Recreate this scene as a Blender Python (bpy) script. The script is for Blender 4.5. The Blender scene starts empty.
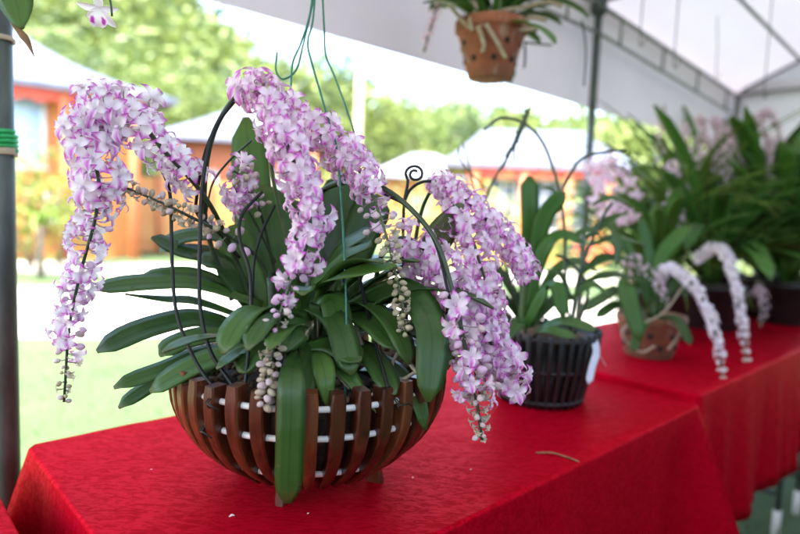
import bpy, math, random
from mathutils import Vector, Matrix, noise
R_ = math.radians
random.seed(7)
SC = bpy.context.scene
COL = SC.collection
V = Vector

# ------------------------------------------------------------------ camera frame
PIT, ROL, FPX, CH = R_(5.3), R_(2.3), 600.0, 1.17
F = V((0, math.cos(PIT), -math.sin(PIT)))
U0 = V((0, math.sin(PIT), math.cos(PIT)))
R0 = V((1, 0, 0))
UP = U0 * math.cos(ROL) - R0 * math.sin(ROL)
RT = R0 * math.cos(ROL) + U0 * math.sin(ROL)
CAM = V((0, 0, CH))
Es = V((0.7294, 0.6841, 0))       # along the row of tables
En = V((-0.6841, 0.7294, 0))      # across the row, towards the garden
def ray(x, y): return F + RT * ((x - 400) / FPX) + UP * ((267 - y) / FPX)
def P(x, y, d): return CAM + ray(x, y) * d
def PZ(x, y, z):
    v = ray(x, y); return CAM + v * ((z - CH) / v.z)
def PN(x, y, n):
    v = ray(x, y); return CAM + v * ((n - CAM.dot(En)) / v.dot(En))
def SN(s, n, z): return Es * s + En * n + V((0, 0, z))
def depth(w): return (w - CAM).dot(F)

# ------------------------------------------------------------------ mesh helpers
OFF = {}
class MB:
    def __init__(s): s.v = []; s.f = []; s.t = []; s.m = []; s.mi = 0
    def vert(s, p, t=(0, 0)):
        s.v.append(V(p)); s.t.append(t); return len(s.v) - 1
    def face(s, idx): s.f.append(tuple(idx)); s.m.append(s.mi)
    def grid(s, rows, tints=None, closed=False, cap=False):
        n = len(rows[0]); base = len(s.v)
        for i, r in enumerate(rows):
            for j, p in enumerate(r): s.vert(p, tints[i][j] if tints else (0, 0))
        for i in range(len(rows) - 1):
            for j in range(n if closed else n - 1):
                a = base + i * n + j; b = base + i * n + (j + 1) % n
                s.face((a, b, b + n, a + n))
        if cap:
            s.face([base + j for j in range(n)][::-1]); k = base + (len(rows) - 1) * n
            s.face([k + j for j in range(n)])
    def box(s, c, sx, sy, sz, ax=V((1, 0, 0)), ay=V((0, 1, 0)), az=V((0, 0, 1)), bev=0.0):
        c = V(c)
        if bev <= 0:
            q = [s.vert(c + ax * (i * sx / 2) + ay * (j * sy / 2) + az * (k * sz / 2)) for k in (-1, 1) for j in (-1, 1) for i in (-1, 1)]
            for f in ((0, 2, 3, 1), (4, 5, 7, 6), (0, 1, 5, 4), (2, 6, 7, 3), (0, 4, 6, 2), (1, 3, 7, 5)): s.face([q[i] for i in f])
            return
        rows = []
        for k, (z, ins) in enumerate(((-sz / 2, bev), (-sz / 2 + bev, 0), (sz / 2 - bev, 0), (sz / 2, bev))):
            a, b = sx / 2 - ins, sy / 2 - ins; e = bev * .7
            rows.append([c + ax * x + ay * y + az * z for x, y in ((a - e, -b), (a, -b + e), (a, b - e), (a - e, b), (-a + e, b), (-a, b - e), (-a, -b + e), (-a + e, -b))])
        s.grid(rows, closed=True, cap=True)
    def tube(s, pts, r, n=8, cap=True, tint=(0, 0)):
        pts = [V(p) for p in pts]; m = len(pts)
        if m < 2: return
        rr = r if isinstance(r, (list, tuple)) else [r] * m
        rows = []; ref = None
        for i, p in enumerate(pts):
            t = (pts[min(i + 1, m - 1)] - pts[max(i - 1, 0)])
            if t.length < 1e-9: t = V((0, 0, 1))
            t.normalize()
            if ref is None:
                ref = t.orthogonal().normalized()
            else:
                ref = ref - t * ref.dot(t)
                ref = ref.normalized() if ref.length > 1e-6 else t.orthogonal().normalized()
            b = t.cross(ref)
            rows.append([p + (ref * math.cos(2 * math.pi * k / n) + b * math.sin(2 * math.pi * k / n)) * rr[i] for k in range(n)])
        s.grid(rows, [[tint] * n] * m, closed=True, cap=cap)
    def lathe(s, c, prof, n=40, cap=False):
        c = V(c)
        s.grid([[c + V((r * math.cos(2 * math.pi * k / n), r * math.sin(2 * math.pi * k / n), z)) for k in range(n)] for r, z in prof], closed=True, cap=cap)
    def add(s, tpl, M, tint=None):
        b = len(s.v); base_m = s.mi
        for p, t in zip(tpl.v, tpl.t): s.v.append(M @ p); s.t.append(t if tint is None else tint)
        for f, m in zip(tpl.f, tpl.m): s.f.append(tuple(i + b for i in f)); s.m.append(base_m + m)
    def mesh(s, name, off=V((0, 0, 0)), smooth=True):
        me = bpy.data.meshes.new(name)
        me.from_pydata([tuple(p - off) for p in s.v], [], s.f)
        a = me.color_attributes.new('tint', 'FLOAT_COLOR', 'POINT')
        flat = []
        for t in s.t: flat += [t[0], t[1], 0.0, 1.0]
        a.data.foreach_set('color', flat)
        me.polygons.foreach_set('material_index', s.m)
        if smooth: me.polygons.foreach_set('use_smooth', [True] * len(s.f))
        me.update()
        return me
    def build(s, name, mat, parent=None, origin=None, smooth=True):
        if not s.v: return None
        if parent is not None: off = OFF[parent.name]
        else: off = V(origin) if origin is not None else V((0, 0, 0))
        me = s.mesh(name, off, smooth)
        for m in (mat if isinstance(mat, (list, tuple)) else [mat]): me.materials.append(m)
        o = bpy.data.objects.new(name, me); COL.objects.link(o)
        if parent is not None: o.parent = parent
        else: o.location = off
        OFF[o.name] = off
        return o
def sharp(o, ang=35):
    me = o.data
    me.set_sharp_from_angle(angle=R_(ang))
    return o
def thing(name, loc, label, cat, group=None):
    o = bpy.data.objects.new(name, None); COL.objects.link(o); o.location = loc
    o.empty_display_size = .1; OFF[o.name] = V(loc)
    return tag(o, label, cat, group)
def tag(o, label, cat, group=None, kind=None):
    o['label'] = label; o['category'] = cat
    if group: o['group'] = group
    if kind: o['kind'] = kind
    return o
def kind(o, k): o['kind'] = k; return o
def spline(pts, n):
    pts = [V(p) for p in pts]; m = len(pts); out = []
    if m == 2: return [pts[0].lerp(pts[1], i / n) for i in range(n + 1)]
    for i in range(n + 1):
        out.append(sp_at(pts, (m - 1) * i / n))
    return out
def sp_at(pts, u):
    m = len(pts); k = min(int(u), m - 2); t = u - k
    p1, p2 = pts[k], pts[k + 1]
    p0 = pts[k - 1] if k > 0 else p1 * 2 - p2
    p3 = pts[k + 2] if k + 2 < m else p2 * 2 - p1
    return 0.5 * ((2 * p1) + (p2 - p0) * t + (2 * p0 - 5 * p1 + 4 * p2 - p3) * t * t + (3 * p1 - p0 - 3 * p2 + p3) * t ** 3)
def px(l, d0=None):   # [(x, y, d)] -> world, carrying the last depth on
    out = []; d = d0
    for q in l:
        if len(q) > 2: d = q[2]
        out.append(P(q[0], q[1], d))
    return out
def pxd(l):           # interpolate missing depths between given ones
    ks = [i for i, q in enumerate(l) if len(q) > 2]
    out = []
    for i, q in enumerate(l):
        a = max([k for k in ks if k <= i], default=ks[0]); b = min([k for k in ks if k >= i], default=ks[-1])
        d = l[a][2] if a == b else l[a][2] + (l[b][2] - l[a][2]) * (i - a) / (b - a)
        out.append(P(q[0], q[1], d))
    return out
def sm(a, b, x):
    t = max(0, min(1, (x - a) / (b - a))); return t * t * (3 - 2 * t)

# ------------------------------------------------------------------ materials
def newmat(name):
    m = bpy.data.materials.new(name); m.use_nodes = True
    nt = m.node_tree; b = nt.nodes['Principled BSDF']
    return m, nt, b
def nd(nt, t, **kw):
    n = nt.nodes.new(t)
    for k, v in kw.items():
        if k in n.inputs.keys(): n.inputs[k].default_value = v
        else: setattr(n, k, v)
    return n
def mixc(nt, fac, a, b, blend='MIX'):
    n = nt.nodes.new('ShaderNodeMix'); n.data_type = 'RGBA'; n.blend_type = blend
    for sock, val in ((n.inputs[0], fac), (n.inputs[6], a), (n.inputs[7], b)):
        if hasattr(val, 'links'): nt.links.new(val, sock)
        else: sock.default_value = val if not isinstance(val, tuple) else (*val, 1) if len(val) == 3 else val
    return n.outputs[2]
def math_(nt, op, a, b=None, clamp=False):
    n = nt.nodes.new('ShaderNodeMath'); n.operation = op; n.use_clamp = clamp
    for s, v in ((n.inputs[0], a), (n.inputs[1], b)):
        if v is None: continue
        if hasattr(v, 'links'): nt.links.new(v, s)
        else: s.default_value = v
    return n.outputs[0]
def ramp(nt, fac, stops):
    n = nt.nodes.new('ShaderNodeValToRGB'); e = n.color_ramp.elements
    e[0].position, e[0].color = stops[0][0], (*stops[0][1], 1)
    e[1].position, e[1].color = stops[-1][0], (*stops[-1][1], 1)
    for p, c in stops[1:-1]:
        x = e.new(p); x.color = (*c, 1)
    nt.links.new(fac, n.inputs[0]); return n.outputs[0]
def tex(nt, scale, detail=4, rough=.55, coord='Object', stretch=None, dist=0):
    tc = nt.nodes.new('ShaderNodeTexCoord'); mp = nt.nodes.new('ShaderNodeMapping')
    nt.links.new(tc.outputs[coord], mp.inputs[0])
    if stretch: mp.inputs['Scale'].default_value = stretch
    n = nt.nodes.new('ShaderNodeTexNoise'); n.inputs['Scale'].default_value = scale
    n.inputs['Detail'].default_value = detail; n.inputs['Roughness'].default_value = rough; n.inputs['Distortion'].default_value = dist
    nt.links.new(mp.outputs[0], n.inputs['Vector'])
    return n.outputs['Fac'], mp.outputs[0]
def bump(nt, b, h, strength=.3, dist=.002):
    n = nt.nodes.new('ShaderNodeBump'); n.inputs['Strength'].default_value = strength; n.inputs['Distance'].default_value = dist
    nt.links.new(h, n.inputs['Height']); nt.links.new(n.outputs[0], b.inputs['Normal'])
def simple(name, c0, c1, scale=20, rough=.6, bstr=.2, bdist=.002, stretch=None, metal=0, spec=.5, coord='Object'):
    m, nt, b = newmat(name)
    f, _ = tex(nt, scale, 5, .6, coord, stretch)
    nt.links.new(ramp(nt, f, [(.3, c0), (.7, c1)]), b.inputs['Base Color'])
    b.inputs['Roughness'].default_value = rough; b.inputs['Metallic'].default_value = metal
    b.inputs['Specular IOR Level'].default_value = spec
    if bstr: bump(nt, b, f, bstr, bdist)
    return m
def translucent(nt, b, color, amount):
    tr = nt.nodes.new('ShaderNodeBsdfTranslucent'); mx = nt.nodes.new('ShaderNodeMixShader')
    if hasattr(color, 'links'): nt.links.new(color, tr.inputs[0])
    else: tr.inputs[0].default_value = (*color, 1)
    mx.inputs[0].default_value = amount
    out = nt.nodes['Material Output']
    nt.links.new(b.outputs[0], mx.inputs[1]); nt.links.new(tr.outputs[0], mx.inputs[2]); nt.links.new(mx.outputs[0], out.inputs[0])

def leaf_mat(name, dark, light, rough=.33, trans=.12):
    m, nt, b = newmat(name)
    at = nt.nodes.new('ShaderNodeAttribute'); at.attribute_name = 'tint'
    sp = nt.nodes.new('ShaderNodeSeparateColor'); nt.links.new(at.outputs['Color'], sp.inputs[0])
    oi = nt.nodes.new('ShaderNodeObjectInfo')
    f, _ = tex(nt, 26, 4, .6)
    cb = nt.nodes.new('ShaderNodeCombineXYZ')
    nt.links.new(math_(nt, 'MULTIPLY', sp.outputs[0], 22), cb.inputs[0]); nt.links.new(math_(nt, 'MULTIPLY', sp.outputs[1], 1.5), cb.inputs[1])
    ln = nt.nodes.new('ShaderNodeTexNoise'); nt.links.new(cb.outputs[0], ln.inputs['Vector']); ln.inputs['Scale'].default_value = 1.0; ln.inputs['Detail'].default_value = 3
    k = math_(nt, 'ADD', math_(nt, 'MULTIPLY', f, .45), math_(nt, 'MULTIPLY', oi.outputs['Random'], .55))
    c = ramp(nt, k, [(.2, dark), (.85, light)])
    c = mixc(nt, math_(nt, 'MULTIPLY', ln.outputs['Fac'], .22), c, tuple(x * 1.5 for x in light))
    mid = math_(nt, 'SUBTRACT', 1.0, math_(nt, 'MULTIPLY', math_(nt, 'ABSOLUTE', math_(nt, 'SUBTRACT', sp.outputs[0], .5)), 16), True)
    c = mixc(nt, math_(nt, 'MULTIPLY', mid, .45), c, tuple(x * .55 for x in dark))
    tip = math_(nt, 'MULTIPLY', math_(nt, 'SUBTRACT', sp.outputs[1], .93, True), 6, True)
    c = mixc(nt, tip, c, (.12, .10, .03))
    sf, _ = tex(nt, 90, 2, .5); c = mixc(nt, math_(nt, 'MULTIPLY', math_(nt, 'SUBTRACT', sf, .66, True), 5, True), c, (.13, .11, .04))
    df, _ = tex(nt, 9, 3, .6); c = mixc(nt, math_(nt, 'MULTIPLY', math_(nt, 'SUBTRACT', df, .55, True), .9, True), c, (.16, .17, .10))
    nt.links.new(c, b.inputs['Base Color'])
    rf = ramp(nt, f, [(.3, (rough * .8,) * 3), (.7, (rough * 1.35,) * 3)]); nt.links.new(rf, b.inputs['Roughness'])
    b.inputs['Specular IOR Level'].default_value = .36
    bump(nt, b, ln.outputs['Fac'], .25, .0015)
    translucent(nt, b, mixc(nt, .5, c, (.12, .22, .03)), trans)
    return m
M = {}
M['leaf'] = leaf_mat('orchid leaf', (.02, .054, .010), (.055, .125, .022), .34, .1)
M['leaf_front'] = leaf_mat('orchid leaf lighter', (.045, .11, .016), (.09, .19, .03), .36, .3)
M['leaf_olive'] = leaf_mat('olive leaf', (.07, .085, .03), (.13, .14, .05), .45)
M['leaf_bright'] = leaf_mat('bright strap leaf', (.026, .092, .012), (.075, .19, .026), .42, .22)
M['leaf_fine'] = leaf_mat('fine yellow green leaf', (.12, .20, .025), (.22, .32, .06), .4, .5)

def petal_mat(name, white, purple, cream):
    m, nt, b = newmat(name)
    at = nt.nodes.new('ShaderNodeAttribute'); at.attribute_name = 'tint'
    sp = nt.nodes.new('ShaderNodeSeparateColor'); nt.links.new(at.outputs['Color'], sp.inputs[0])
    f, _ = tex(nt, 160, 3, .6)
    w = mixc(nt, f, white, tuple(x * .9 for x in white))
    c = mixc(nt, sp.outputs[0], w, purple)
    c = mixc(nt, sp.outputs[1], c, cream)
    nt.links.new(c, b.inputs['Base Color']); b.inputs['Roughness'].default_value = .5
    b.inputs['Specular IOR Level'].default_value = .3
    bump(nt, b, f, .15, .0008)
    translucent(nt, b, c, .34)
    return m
M['petal'] = petal_mat('white orchid petal', (.95, .90, .93), (.56, .045, .50), (.52, .48, .30))
M['petal_lilac'] = petal_mat('lilac orchid petal', (.95, .82, .90), (.58, .05, .49), (.54, .47, .30))
M['petal_white'] = petal_mat('white foxtail petal', (.93, .89, .91), (.75, .58, .74), (.62, .58, .36))
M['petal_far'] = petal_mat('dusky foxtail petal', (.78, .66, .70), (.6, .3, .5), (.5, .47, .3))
M['petal_pink'] = petal_mat('pink petal', (.86, .7, .79), (.75, .3, .55), (.7, .6, .3))
M['stem'] = simple('green stem', (.03, .06, .015), (.08, .13, .03), 40, .45)
M['stem_dark'] = simple('dark stem', (.014, .03, .012), (.035, .06, .02), 40, .4)
M['pedicel'] = simple('pale pedicel', (.22, .17, .14), (.36, .26, .26), 40, .6, 0)
M['wire'] = simple('black coated wire', (.005, .008, .007), (.012, .016, .013), 80, .45, .1, .0005, spec=.3)
M['green_wire'] = simple('green coated wire', (.01, .11, .07), (.03, .2, .13), 60, .4, .1, .0005)
M['root'] = simple('pale root', (.25, .2, .13), (.42, .36, .26), 60, .8)
M['twig'] = simple('dry twig', (.14, .07, .03), (.3, .17, .08), 60, .8)
def wood(name, a, b_, c, rough, stretch=(18, 18, 1.6), scale=5):
    m, nt, b = newmat(name)
    f, _ = tex(nt, scale, 8, .62, 'Object', stretch, .6)
    g, _ = tex(nt, 4, 3)
    oi = nt.nodes.new('ShaderNodeObjectInfo')
    k = math_(nt, 'ADD', math_(nt, 'MULTIPLY', f, .75), math_(nt, 'ADD', math_(nt, 'MULTIPLY', g, .15), math_(nt, 'MULTIPLY', math_(nt, 'SUBTRACT', oi.outputs['Random'], .2), .42)))
    nt.links.new(ramp(nt, k, [(.32, a), (.56, b_), (.8, c)]), b.inputs['Base Color'])
    b.inputs['Roughness'].default_value = rough; bump(nt, b, f, .25, .0015)
    return m
M['slat'] = wood('varnished slat wood', (.02, .006, .003), (.085, .021, .008), (.17, .05, .018), .32)
M['rod'] = simple('white plastic rod', (.6, .6, .56), (.8, .8, .77), 40, .4, .1, .0004)
M['husk'] = simple('dark husk', (.012, .009, .006), (.06, .04, .022), 70, .9, .9, .01)
M['husk_brown'] = simple('coconut husk', (.05, .03, .015), (.2, .13, .07), 70, .95, .9, .01)
M['black_plastic'] = simple('black plastic', (.004, .005, .0055), (.012, .013, .014), 18, .5, .15, .001)
def terra(name, a, b_, moss):
    m, nt, b = newmat(name); f, _ = tex(nt, 14, 6, .65); g, _ = tex(nt, 5, 4, .6, 'Object', (1, 1, 2.2)); h, _ = tex(nt, 8, 5, .7, 'Object', (2, 2, .5))
    c = ramp(nt, f, [(.3, a), (.7, b_)])
    c = mixc(nt, math_(nt, 'MULTIPLY', math_(nt, 'SUBTRACT', g, .48, True), 4, True), c, moss)
    c = mixc(nt, math_(nt, 'MULTIPLY', math_(nt, 'SUBTRACT', h, .56, True), 5, True), c, (.42, .36, .30))
    nt.links.new(c, b.inputs['Base Color']); b.inputs['Roughness'].default_value = .9; bump(nt, b, f, .5, .002); return m
M['terracotta'] = terra('terracotta', (.17, .05, .025), (.32, .11, .055), (.12, .07, .04))
M['terra_old'] = terra('mossy terracotta', (.10, .045, .022), (.26, .10, .05), (.07, .06, .03))
M['hole'] = simple('dark hole', (.01, .008, .006), (.02, .015, .01), 20, .9, 0)
M['steel'] = simple('tent steel tube', (.16, .17, .16), (.32, .33, .31), 24, .45, .1, .0006, metal=.5)
M['steel_dark'] = simple('weathered green grey pole', (.035, .05, .045), (.10, .125, .11), 9, .5, .15, .0008, (3, 3, .8), .3)
M['white_leg'] = simple('white enamel', (.55, .55, .54), (.75, .75, .73), 30, .4, .05, .0004)
M['table'] = simple('table board', (.3, .27, .22), (.4, .36, .3), 12, .6)
M['twine'] = simple('green twine', (.0, .25, .05), (.02, .42, .12), 60, .5)
M['tape'] = simple('beige tape', (.35, .3, .2), (.5, .45, .33), 40, .7)
M['ribbon'] = simple('pale ribbon', (.5, .55, .68), (.7, .74, .82), 40, .5, .1, .0004)
# red brocade
def cloth_mat():
    m, nt, b = newmat('red brocade cloth')
    f, vec = tex(nt, 105, 3, .6, 'Object', (.6, 1.3, 1), 1.6)
    g, _ = tex(nt, 46, 2, .5, 'Object', (.5, 1.4, 1), 2.2)
    wv2 = nt.nodes.new('ShaderNodeTexWave'); wv2.inputs['Scale'].default_value = 330; wv2.bands_direction = 'DIAGONAL'
    nt.links.new(vec, wv2.inputs['Vector'])
    big, _ = tex(nt, 3.5, 4, .6)
    k = math_(nt, 'ADD', math_(nt, 'MULTIPLY', g, .5), math_(nt, 'MULTIPLY', f, .5))
    c = ramp(nt, k, [(.38, (.38, .0008, .008)), (.48, (.42, .001, .012)), (.54, (.54, .0018, .020)), (.62, (.50, .0012, .014))])
    c = mixc(nt, math_(nt, 'MULTIPLY', big, .25), c, (.36, .0008, .008))
    nt.links.new(c, b.inputs['Base Color'])
    nt.links.new(ramp(nt, k, [(.40, (.62,) * 3), (.58, (.44,) * 3)]), b.inputs['Roughness'])
    b.inputs['Specular IOR Level'].default_value = .05; b.inputs['Specular Tint'].default_value = (1, .12, .22, 1); b.inputs['Metallic'].default_value = .42
    wr, _ = tex(nt, 7, 3)
    bump(nt, b, math_(nt, 'ADD', math_(nt, 'ADD', math_(nt, 'MULTIPLY', k, .6), math_(nt, 'MULTIPLY', wr, 4)), math_(nt, 'MULTIPLY', wv2.outputs['Fac'], .12)), .3, .002)
    return m
M['cloth'] = cloth_mat()
def canopy_mat():
    m, nt, b = newmat('white tent fabric')
    f, _ = tex(nt, 1.6, 5, .6)
    c = ramp(nt, f, [(.3, (.64, .59, .64)), (.7, (.76, .71, .765))])
    nt.links.new(c, b.inputs['Base Color']); b.inputs['Roughness'].default_value = .6
    wr, _ = tex(nt, 5, 3, .5, 'Object', (1, 1, .4)); bump(nt, b, wr, .3, .02)
    translucent(nt, b, (.80, .76, .84), .075)
    return m
M['canopy'] = canopy_mat()
M['shade_wall'] = simple('dark green tarp', (.012, .03, .02), (.03, .05, .035), 3, .7, .2, .01)  # dark, low reflectance: only for the added walls that block light
# setting
def grass_mat():
    m, nt, b = newmat('short grass')
    f, _ = tex(nt, .9, 6, .6); g, _ = tex(nt, 35, 4, .7)
    c = ramp(nt, f, [(.30, (.085, .085, .042)), (.42, (.05, .085, .022)), (.68, (.03, .07, .012))])
    c = mixc(nt, math_(nt, 'MULTIPLY', g, .5), c, (.055, .09, .028))
    nt.links.new(c, b.inputs['Base Color']); b.inputs['Roughness'].default_value = .9
    bump(nt, b, g, .7, .02)
    return m
M['grass'] = grass_mat()
M['blade'] = simple('grass blade', (.05, .10, .018), (.11, .155, .045), 3, .6, 0)
M['path'] = simple('pale gravel', (.34, .31, .26), (.46, .43, .37), 9, .95, .4, .006)
M['slope'] = simple('hill undergrowth', (.06, .09, .025), (.12, .15, .04), .5, .95, 0)
M['wood_wall'] = wood('orange wood boards', (.36, .115, .022), (.52, .185, .04), (.62, .26, .07), .55, (1, 1, 14), 3)
M['wood_red'] = wood('reddish wood boards', (.28, .07, .02), (.42, .11, .035), (.5, .16, .06), .55, (1, 1, 14), 3)
M['roof'] = simple('grey roof tile', (.065, .072, .10), (.115, .125, .165), 5, .6, .3, .03, (1, 1, 4))
M['roof_white'] = simple('pale metal roof', (.22, .23, .26), (.30, .31, .34), 3, .5, .1, .01)
M['glass'] = simple('window glass', (.10, .14, .17), (.2, .25, .3), 2, .12, 0, spec=.8)
M['curtain'] = simple('pale blue curtain', (.36, .55, .72), (.55, .72, .85), 5, .8, .2, .01, (14, 14, 1))
M['frame'] = simple('white window frame', (.55, .53, .5), (.7, .68, .65), 8, .5, 0)
M['bunting'] = simple('red bunting', (.40, .035, .02), (.55, .09, .045), 4, .7, 0)
M['bark'] = simple('bark', (.08, .06, .04), (.2, .16, .11), 6, .9, .5, .02, (4, 4, 1))
M['bamboo'] = simple('pale bamboo', (.5, .42, .22), (.68, .58, .34), 6, .5, .1, .002, (6, 6, 1))
def foliage(name, a, b_, tr=.3):
    m, nt, b = newmat(name)
    at = nt.nodes.new('ShaderNodeAttribute'); at.attribute_name = 'tint'
    sp = nt.nodes.new('ShaderNodeSeparateColor'); nt.links.new(at.outputs['Color'], sp.inputs[0])
    c = mixc(nt, sp.outputs[0], a, b_)
    nt.links.new(c, b.inputs['Base Color']); b.inputs['Roughness'].default_value = .55
    translucent(nt, b, c, tr); return m
M['fol_a'] = foliage('tree foliage', (.08, .125, .025), (.19, .23, .05))
M['fol_b'] = foliage('bluish tree foliage', (.05, .09, .03), (.12, .17, .06))
M['fol_y'] = foliage('yellow green foliage', (.16, .18, .03), (.34, .32, .06))
M['fol_f'] = foliage('forest foliage', (.085, .125, .03), (.19, .235, .06))

# ------------------------------------------------------------------ templates: flowers and buds
def petal(mb, ang, L, W, fwd, rec, tip, back=0.0, nu=5, jit=0):
    ca, sa = math.cos(ang), math.sin(ang); rows = []; tn = []
    for i in range(nu + 1):
        u = i / nu; w = W * (math.sin(math.pi * min(1, .08 + u * .92)) ** .75) * (1 if u < .5 else 1.0)
        if i == nu: w = W * .10
        row = []; tr = []
        for v in (-1, -.5, 0, .5, 1):
            r = L * u; x = r; y = v * w
            z = fwd * math.sin(u * 2.0) - rec * u * u * 1.1 + .16 * L * (v * v) * math.sin(math.pi * u) + back
            row.append((x * ca - y * sa, x * sa + y * ca, z)); tr.append((tip * sm(.70, .90, u + .08 * abs(v)) + .01, 0))
        rows.append(row); tn.append(tr)
    mb.grid(rows, tn)
def lip(mb, s=1.0):
    rows = []; tn = []
    prof = [((0, -.06, .06), .10, .15), ((0, -.20, .30), .24, .55), ((0, -.40, .52), .27, .75), ((0, -.68, .58), .22, .8), ((0, -.92, .46), .06, .75)]
    for (c, w, t) in prof:
        rows.append([(c[0] + v * w * s, c[1] * s + .10 * v * v * s, c[2] * s + .2 * v * v * w) for v in (-1, -.5, 0, .5, 1)])
        tn.append([(t * (.05 if abs(v) == 1 else .7 if v else 1.2), 0) for v in (-1, -.5, 0, .5, 1)])
    mb.grid(rows, tn)
    mb.tube([(0, .02, .02), (0, .05, .2), (0, -.02, .3)], [.07, .1, .05], 6, True, (.25, 0))     # column
    mb.tube([(0, -.08, .05), (0, -.2, -.22), (0, -.22, -.36)], [.09, .07, .02], 6, True, (.05, .15))  # spur
def flower_tpl(seed, op=1.0):
    r = random.Random(seed); mb = MB(); j = lambda a: r.uniform(-a, a)
    f = (1 - op) * .9
    petal(mb, R_(90) + j(.12), .98, .25, .16 + f, .22 + j(.1), 1.0, -.02)
    petal(mb, R_(18) + j(.15), 1.02, .28, .12 + f, .25 + j(.12), 1.0)
    petal(mb, R_(162) + j(.15), 1.02, .28, .12 + f, .25 + j(.12), 1.0)
    petal(mb, R_(-52) + j(.12), 1.05, .32, .10 + f, .3 + j(.12), 1.0, -.03)
    petal(mb, R_(232) + j(.12), 1.05, .32, .10 + f, .3 + j(.12), 1.0, -.03)
    lip(mb); return mb
def bud_tpl(pink, cream, lng=1.3, seed=0):
    mb = MB(); n = 8; rows = []; tn = []
    for i in range(7):
        a = math.pi * (.04 + .92 * i / 6)
        z = -math.cos(a) * .5 * lng + .3; rr = math.sin(a) * .5 * (1.1 - .18 * i / 6)
        rows.append([(rr * (1 + .1 * math.cos(3 * t)) * math.cos(t), rr * (1 + .1 * math.cos(3 * t)) * math.sin(t), z) for t in [2 * math.pi * k / n for k in range(n)]])
        tn.append([(pink * (.3 + .7 * i / 6), cream)] * n)
    mb.grid(rows, tn, closed=True, cap=True); return mb
TPL = {'f0': flower_tpl(1), 'f1': flower_tpl(2), 'f2': flower_tpl(3, .85), 'h0': flower_tpl(4, .35), 'h1': flower_tpl(5, .5),
       'hc': flower_tpl(6, .2), 'bp': bud_tpl(.42, .08), 'bl': bud_tpl(.2, .45), 'bc': bud_tpl(.03, .9, 1.45), 'bg': bud_tpl(0, 1.0, 1.25)}
TPL['hc'].t = [(t[0] * .25, .8) for t in TPL['hc'].t]
TM = {}
for k, t in TPL.items():
    me = t.mesh('bud' if k[0] == 'b' else 'flower'); me.materials.append(M['petal']); TM[k] = me

# ------------------------------------------------------------------ leaves
def leaf_mb(mb, pts, w, nhint=V((0, 0, 1)), n=12, thick=.0018, fold=.22, tip='round', base=.5, twist=0.0):
    pp = spline(pts, n); rows = []; tn = []
    for i, p in enumerate(pp):
        u = i / n
        t = (pp[min(i + 1, n)] - pp[max(i - 1, 0)]).normalized()
        nn = nhint - t * nhint.dot(t)
        if nn.length < 1e-4: nn = t.orthogonal()
        nn.normalize(); sd = t.cross(nn).normalized()
        if twist:
            q = Matrix.Rotation(twist * u, 3, t); nn = q @ nn; sd = q @ sd
        hw = w / 2 * (base + (1 - base) * sm(0, .55, u))
        if tip == 'round': hw *= math.sqrt(max(0.03, 1 - (max(0, u - .80) / .20) ** 2.2))
        elif tip == 'point': hw *= max(.04, 1 - max(0, (u - .35) / .65) ** 1.7)
        elif tip == 'blunt': hw *= math.sqrt(max(.1, 1 - (max(0, u - .9) / .1) ** 2))
        elif tip == 'oval': hw = w / 2 * max(.06, math.sin(math.pi * (.06 + .92 * u)) ** .7)
        top = []; bot = []
        for v in (-1, -.55, 0, .55, 1):
            q = p + sd * (v * hw) + nn * (abs(v) * fold * hw)
            top.append((q + nn * thick * (1 - .8 * abs(v)), (.5 + .5 * v, u)))
            if abs(v) < 1: bot.append((q - nn * thick, (.5 + .5 * v, u)))
        ring = top + bot[::-1]
        rows.append([a for a, _ in ring]); tn.append([b for _, b in ring])
    mb.grid(rows, tn, closed=True, cap=True)
def leaf(parent, pts, w, mat, **kw):
    mb = MB(); leaf_mb(mb, pts, w, **kw); return mb.build('leaf', mat, parent)
TOCAM = (CAM - P(300, 300, .9)).normalized()

def fan_leaf_pts(b, az, elev, L, droop, n=5):
    d = V((math.cos(az), math.sin(az), 0)); pts = [V(b)]; e = elev
    for i in range(n):
        e2 = e - droop * (i + .5) / n
        pts.append(pts[-1] + (d * math.cos(e2) + V((0, 0, 1)) * math.sin(e2)) * (L / n))
    return pts

# ------------------------------------------------------------------ tables and cloths
TH = .75
TAB = [(-1.08, .150, .512, 1.135, TH - .012), (.225, 1.443, .512, 1.135, TH), (1.462, 2.682, .520, 1.135, TH + .018), (2.705, 3.925, .515, 1.13, TH + .024)]
def table(i, lab):
    s0, s1, n0, n1, z = TAB[i]
    t = thing('folding_table', SN((s0 + s1) / 2, (n0 + n1) / 2, 0), lab, 'table', 'folding tables set in a row')
    mb = MB(); mb.box(SN((s0 + s1) / 2, (n0 + n1) / 2, z - .022), s1 - s0 - .02, n1 - n0 - .02, .03, Es, En, bev=.004); mb.build('tabletop', M['table'], t)
    for a in (s0 + .12, s1 - .12):
        for b in (n0 + .07, n1 - .07):
            mb = MB(); mb.tube([SN(a, b, z - .04), SN(a, b, .012)], .011, 10); lg = mb.build('leg', M['steel_dark'], t); OFF[lg.name] = OFF[t.name]
            mb = MB(); mb.tube([SN(a, b, .10), SN(a, b, 0)], .0145, 10); mb.build('foot_cap', M['white_leg'], lg)
        mb = MB(); mb.tube([SN(a, n0 + .07, .16), SN(a, n1 - .07, .16)], .009, 8); mb.build('crossbar', M['steel_dark'], t)
        mb = MB(); mb.tube([SN(a, (n0 + n1) / 2, .16), SN(a + (.34 if a < (s0 + s1) / 2 else -.34), (n0 + n1) / 2, z - .04)], .008, 8); mb.build('brace', M['steel_dark'], t)
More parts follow.
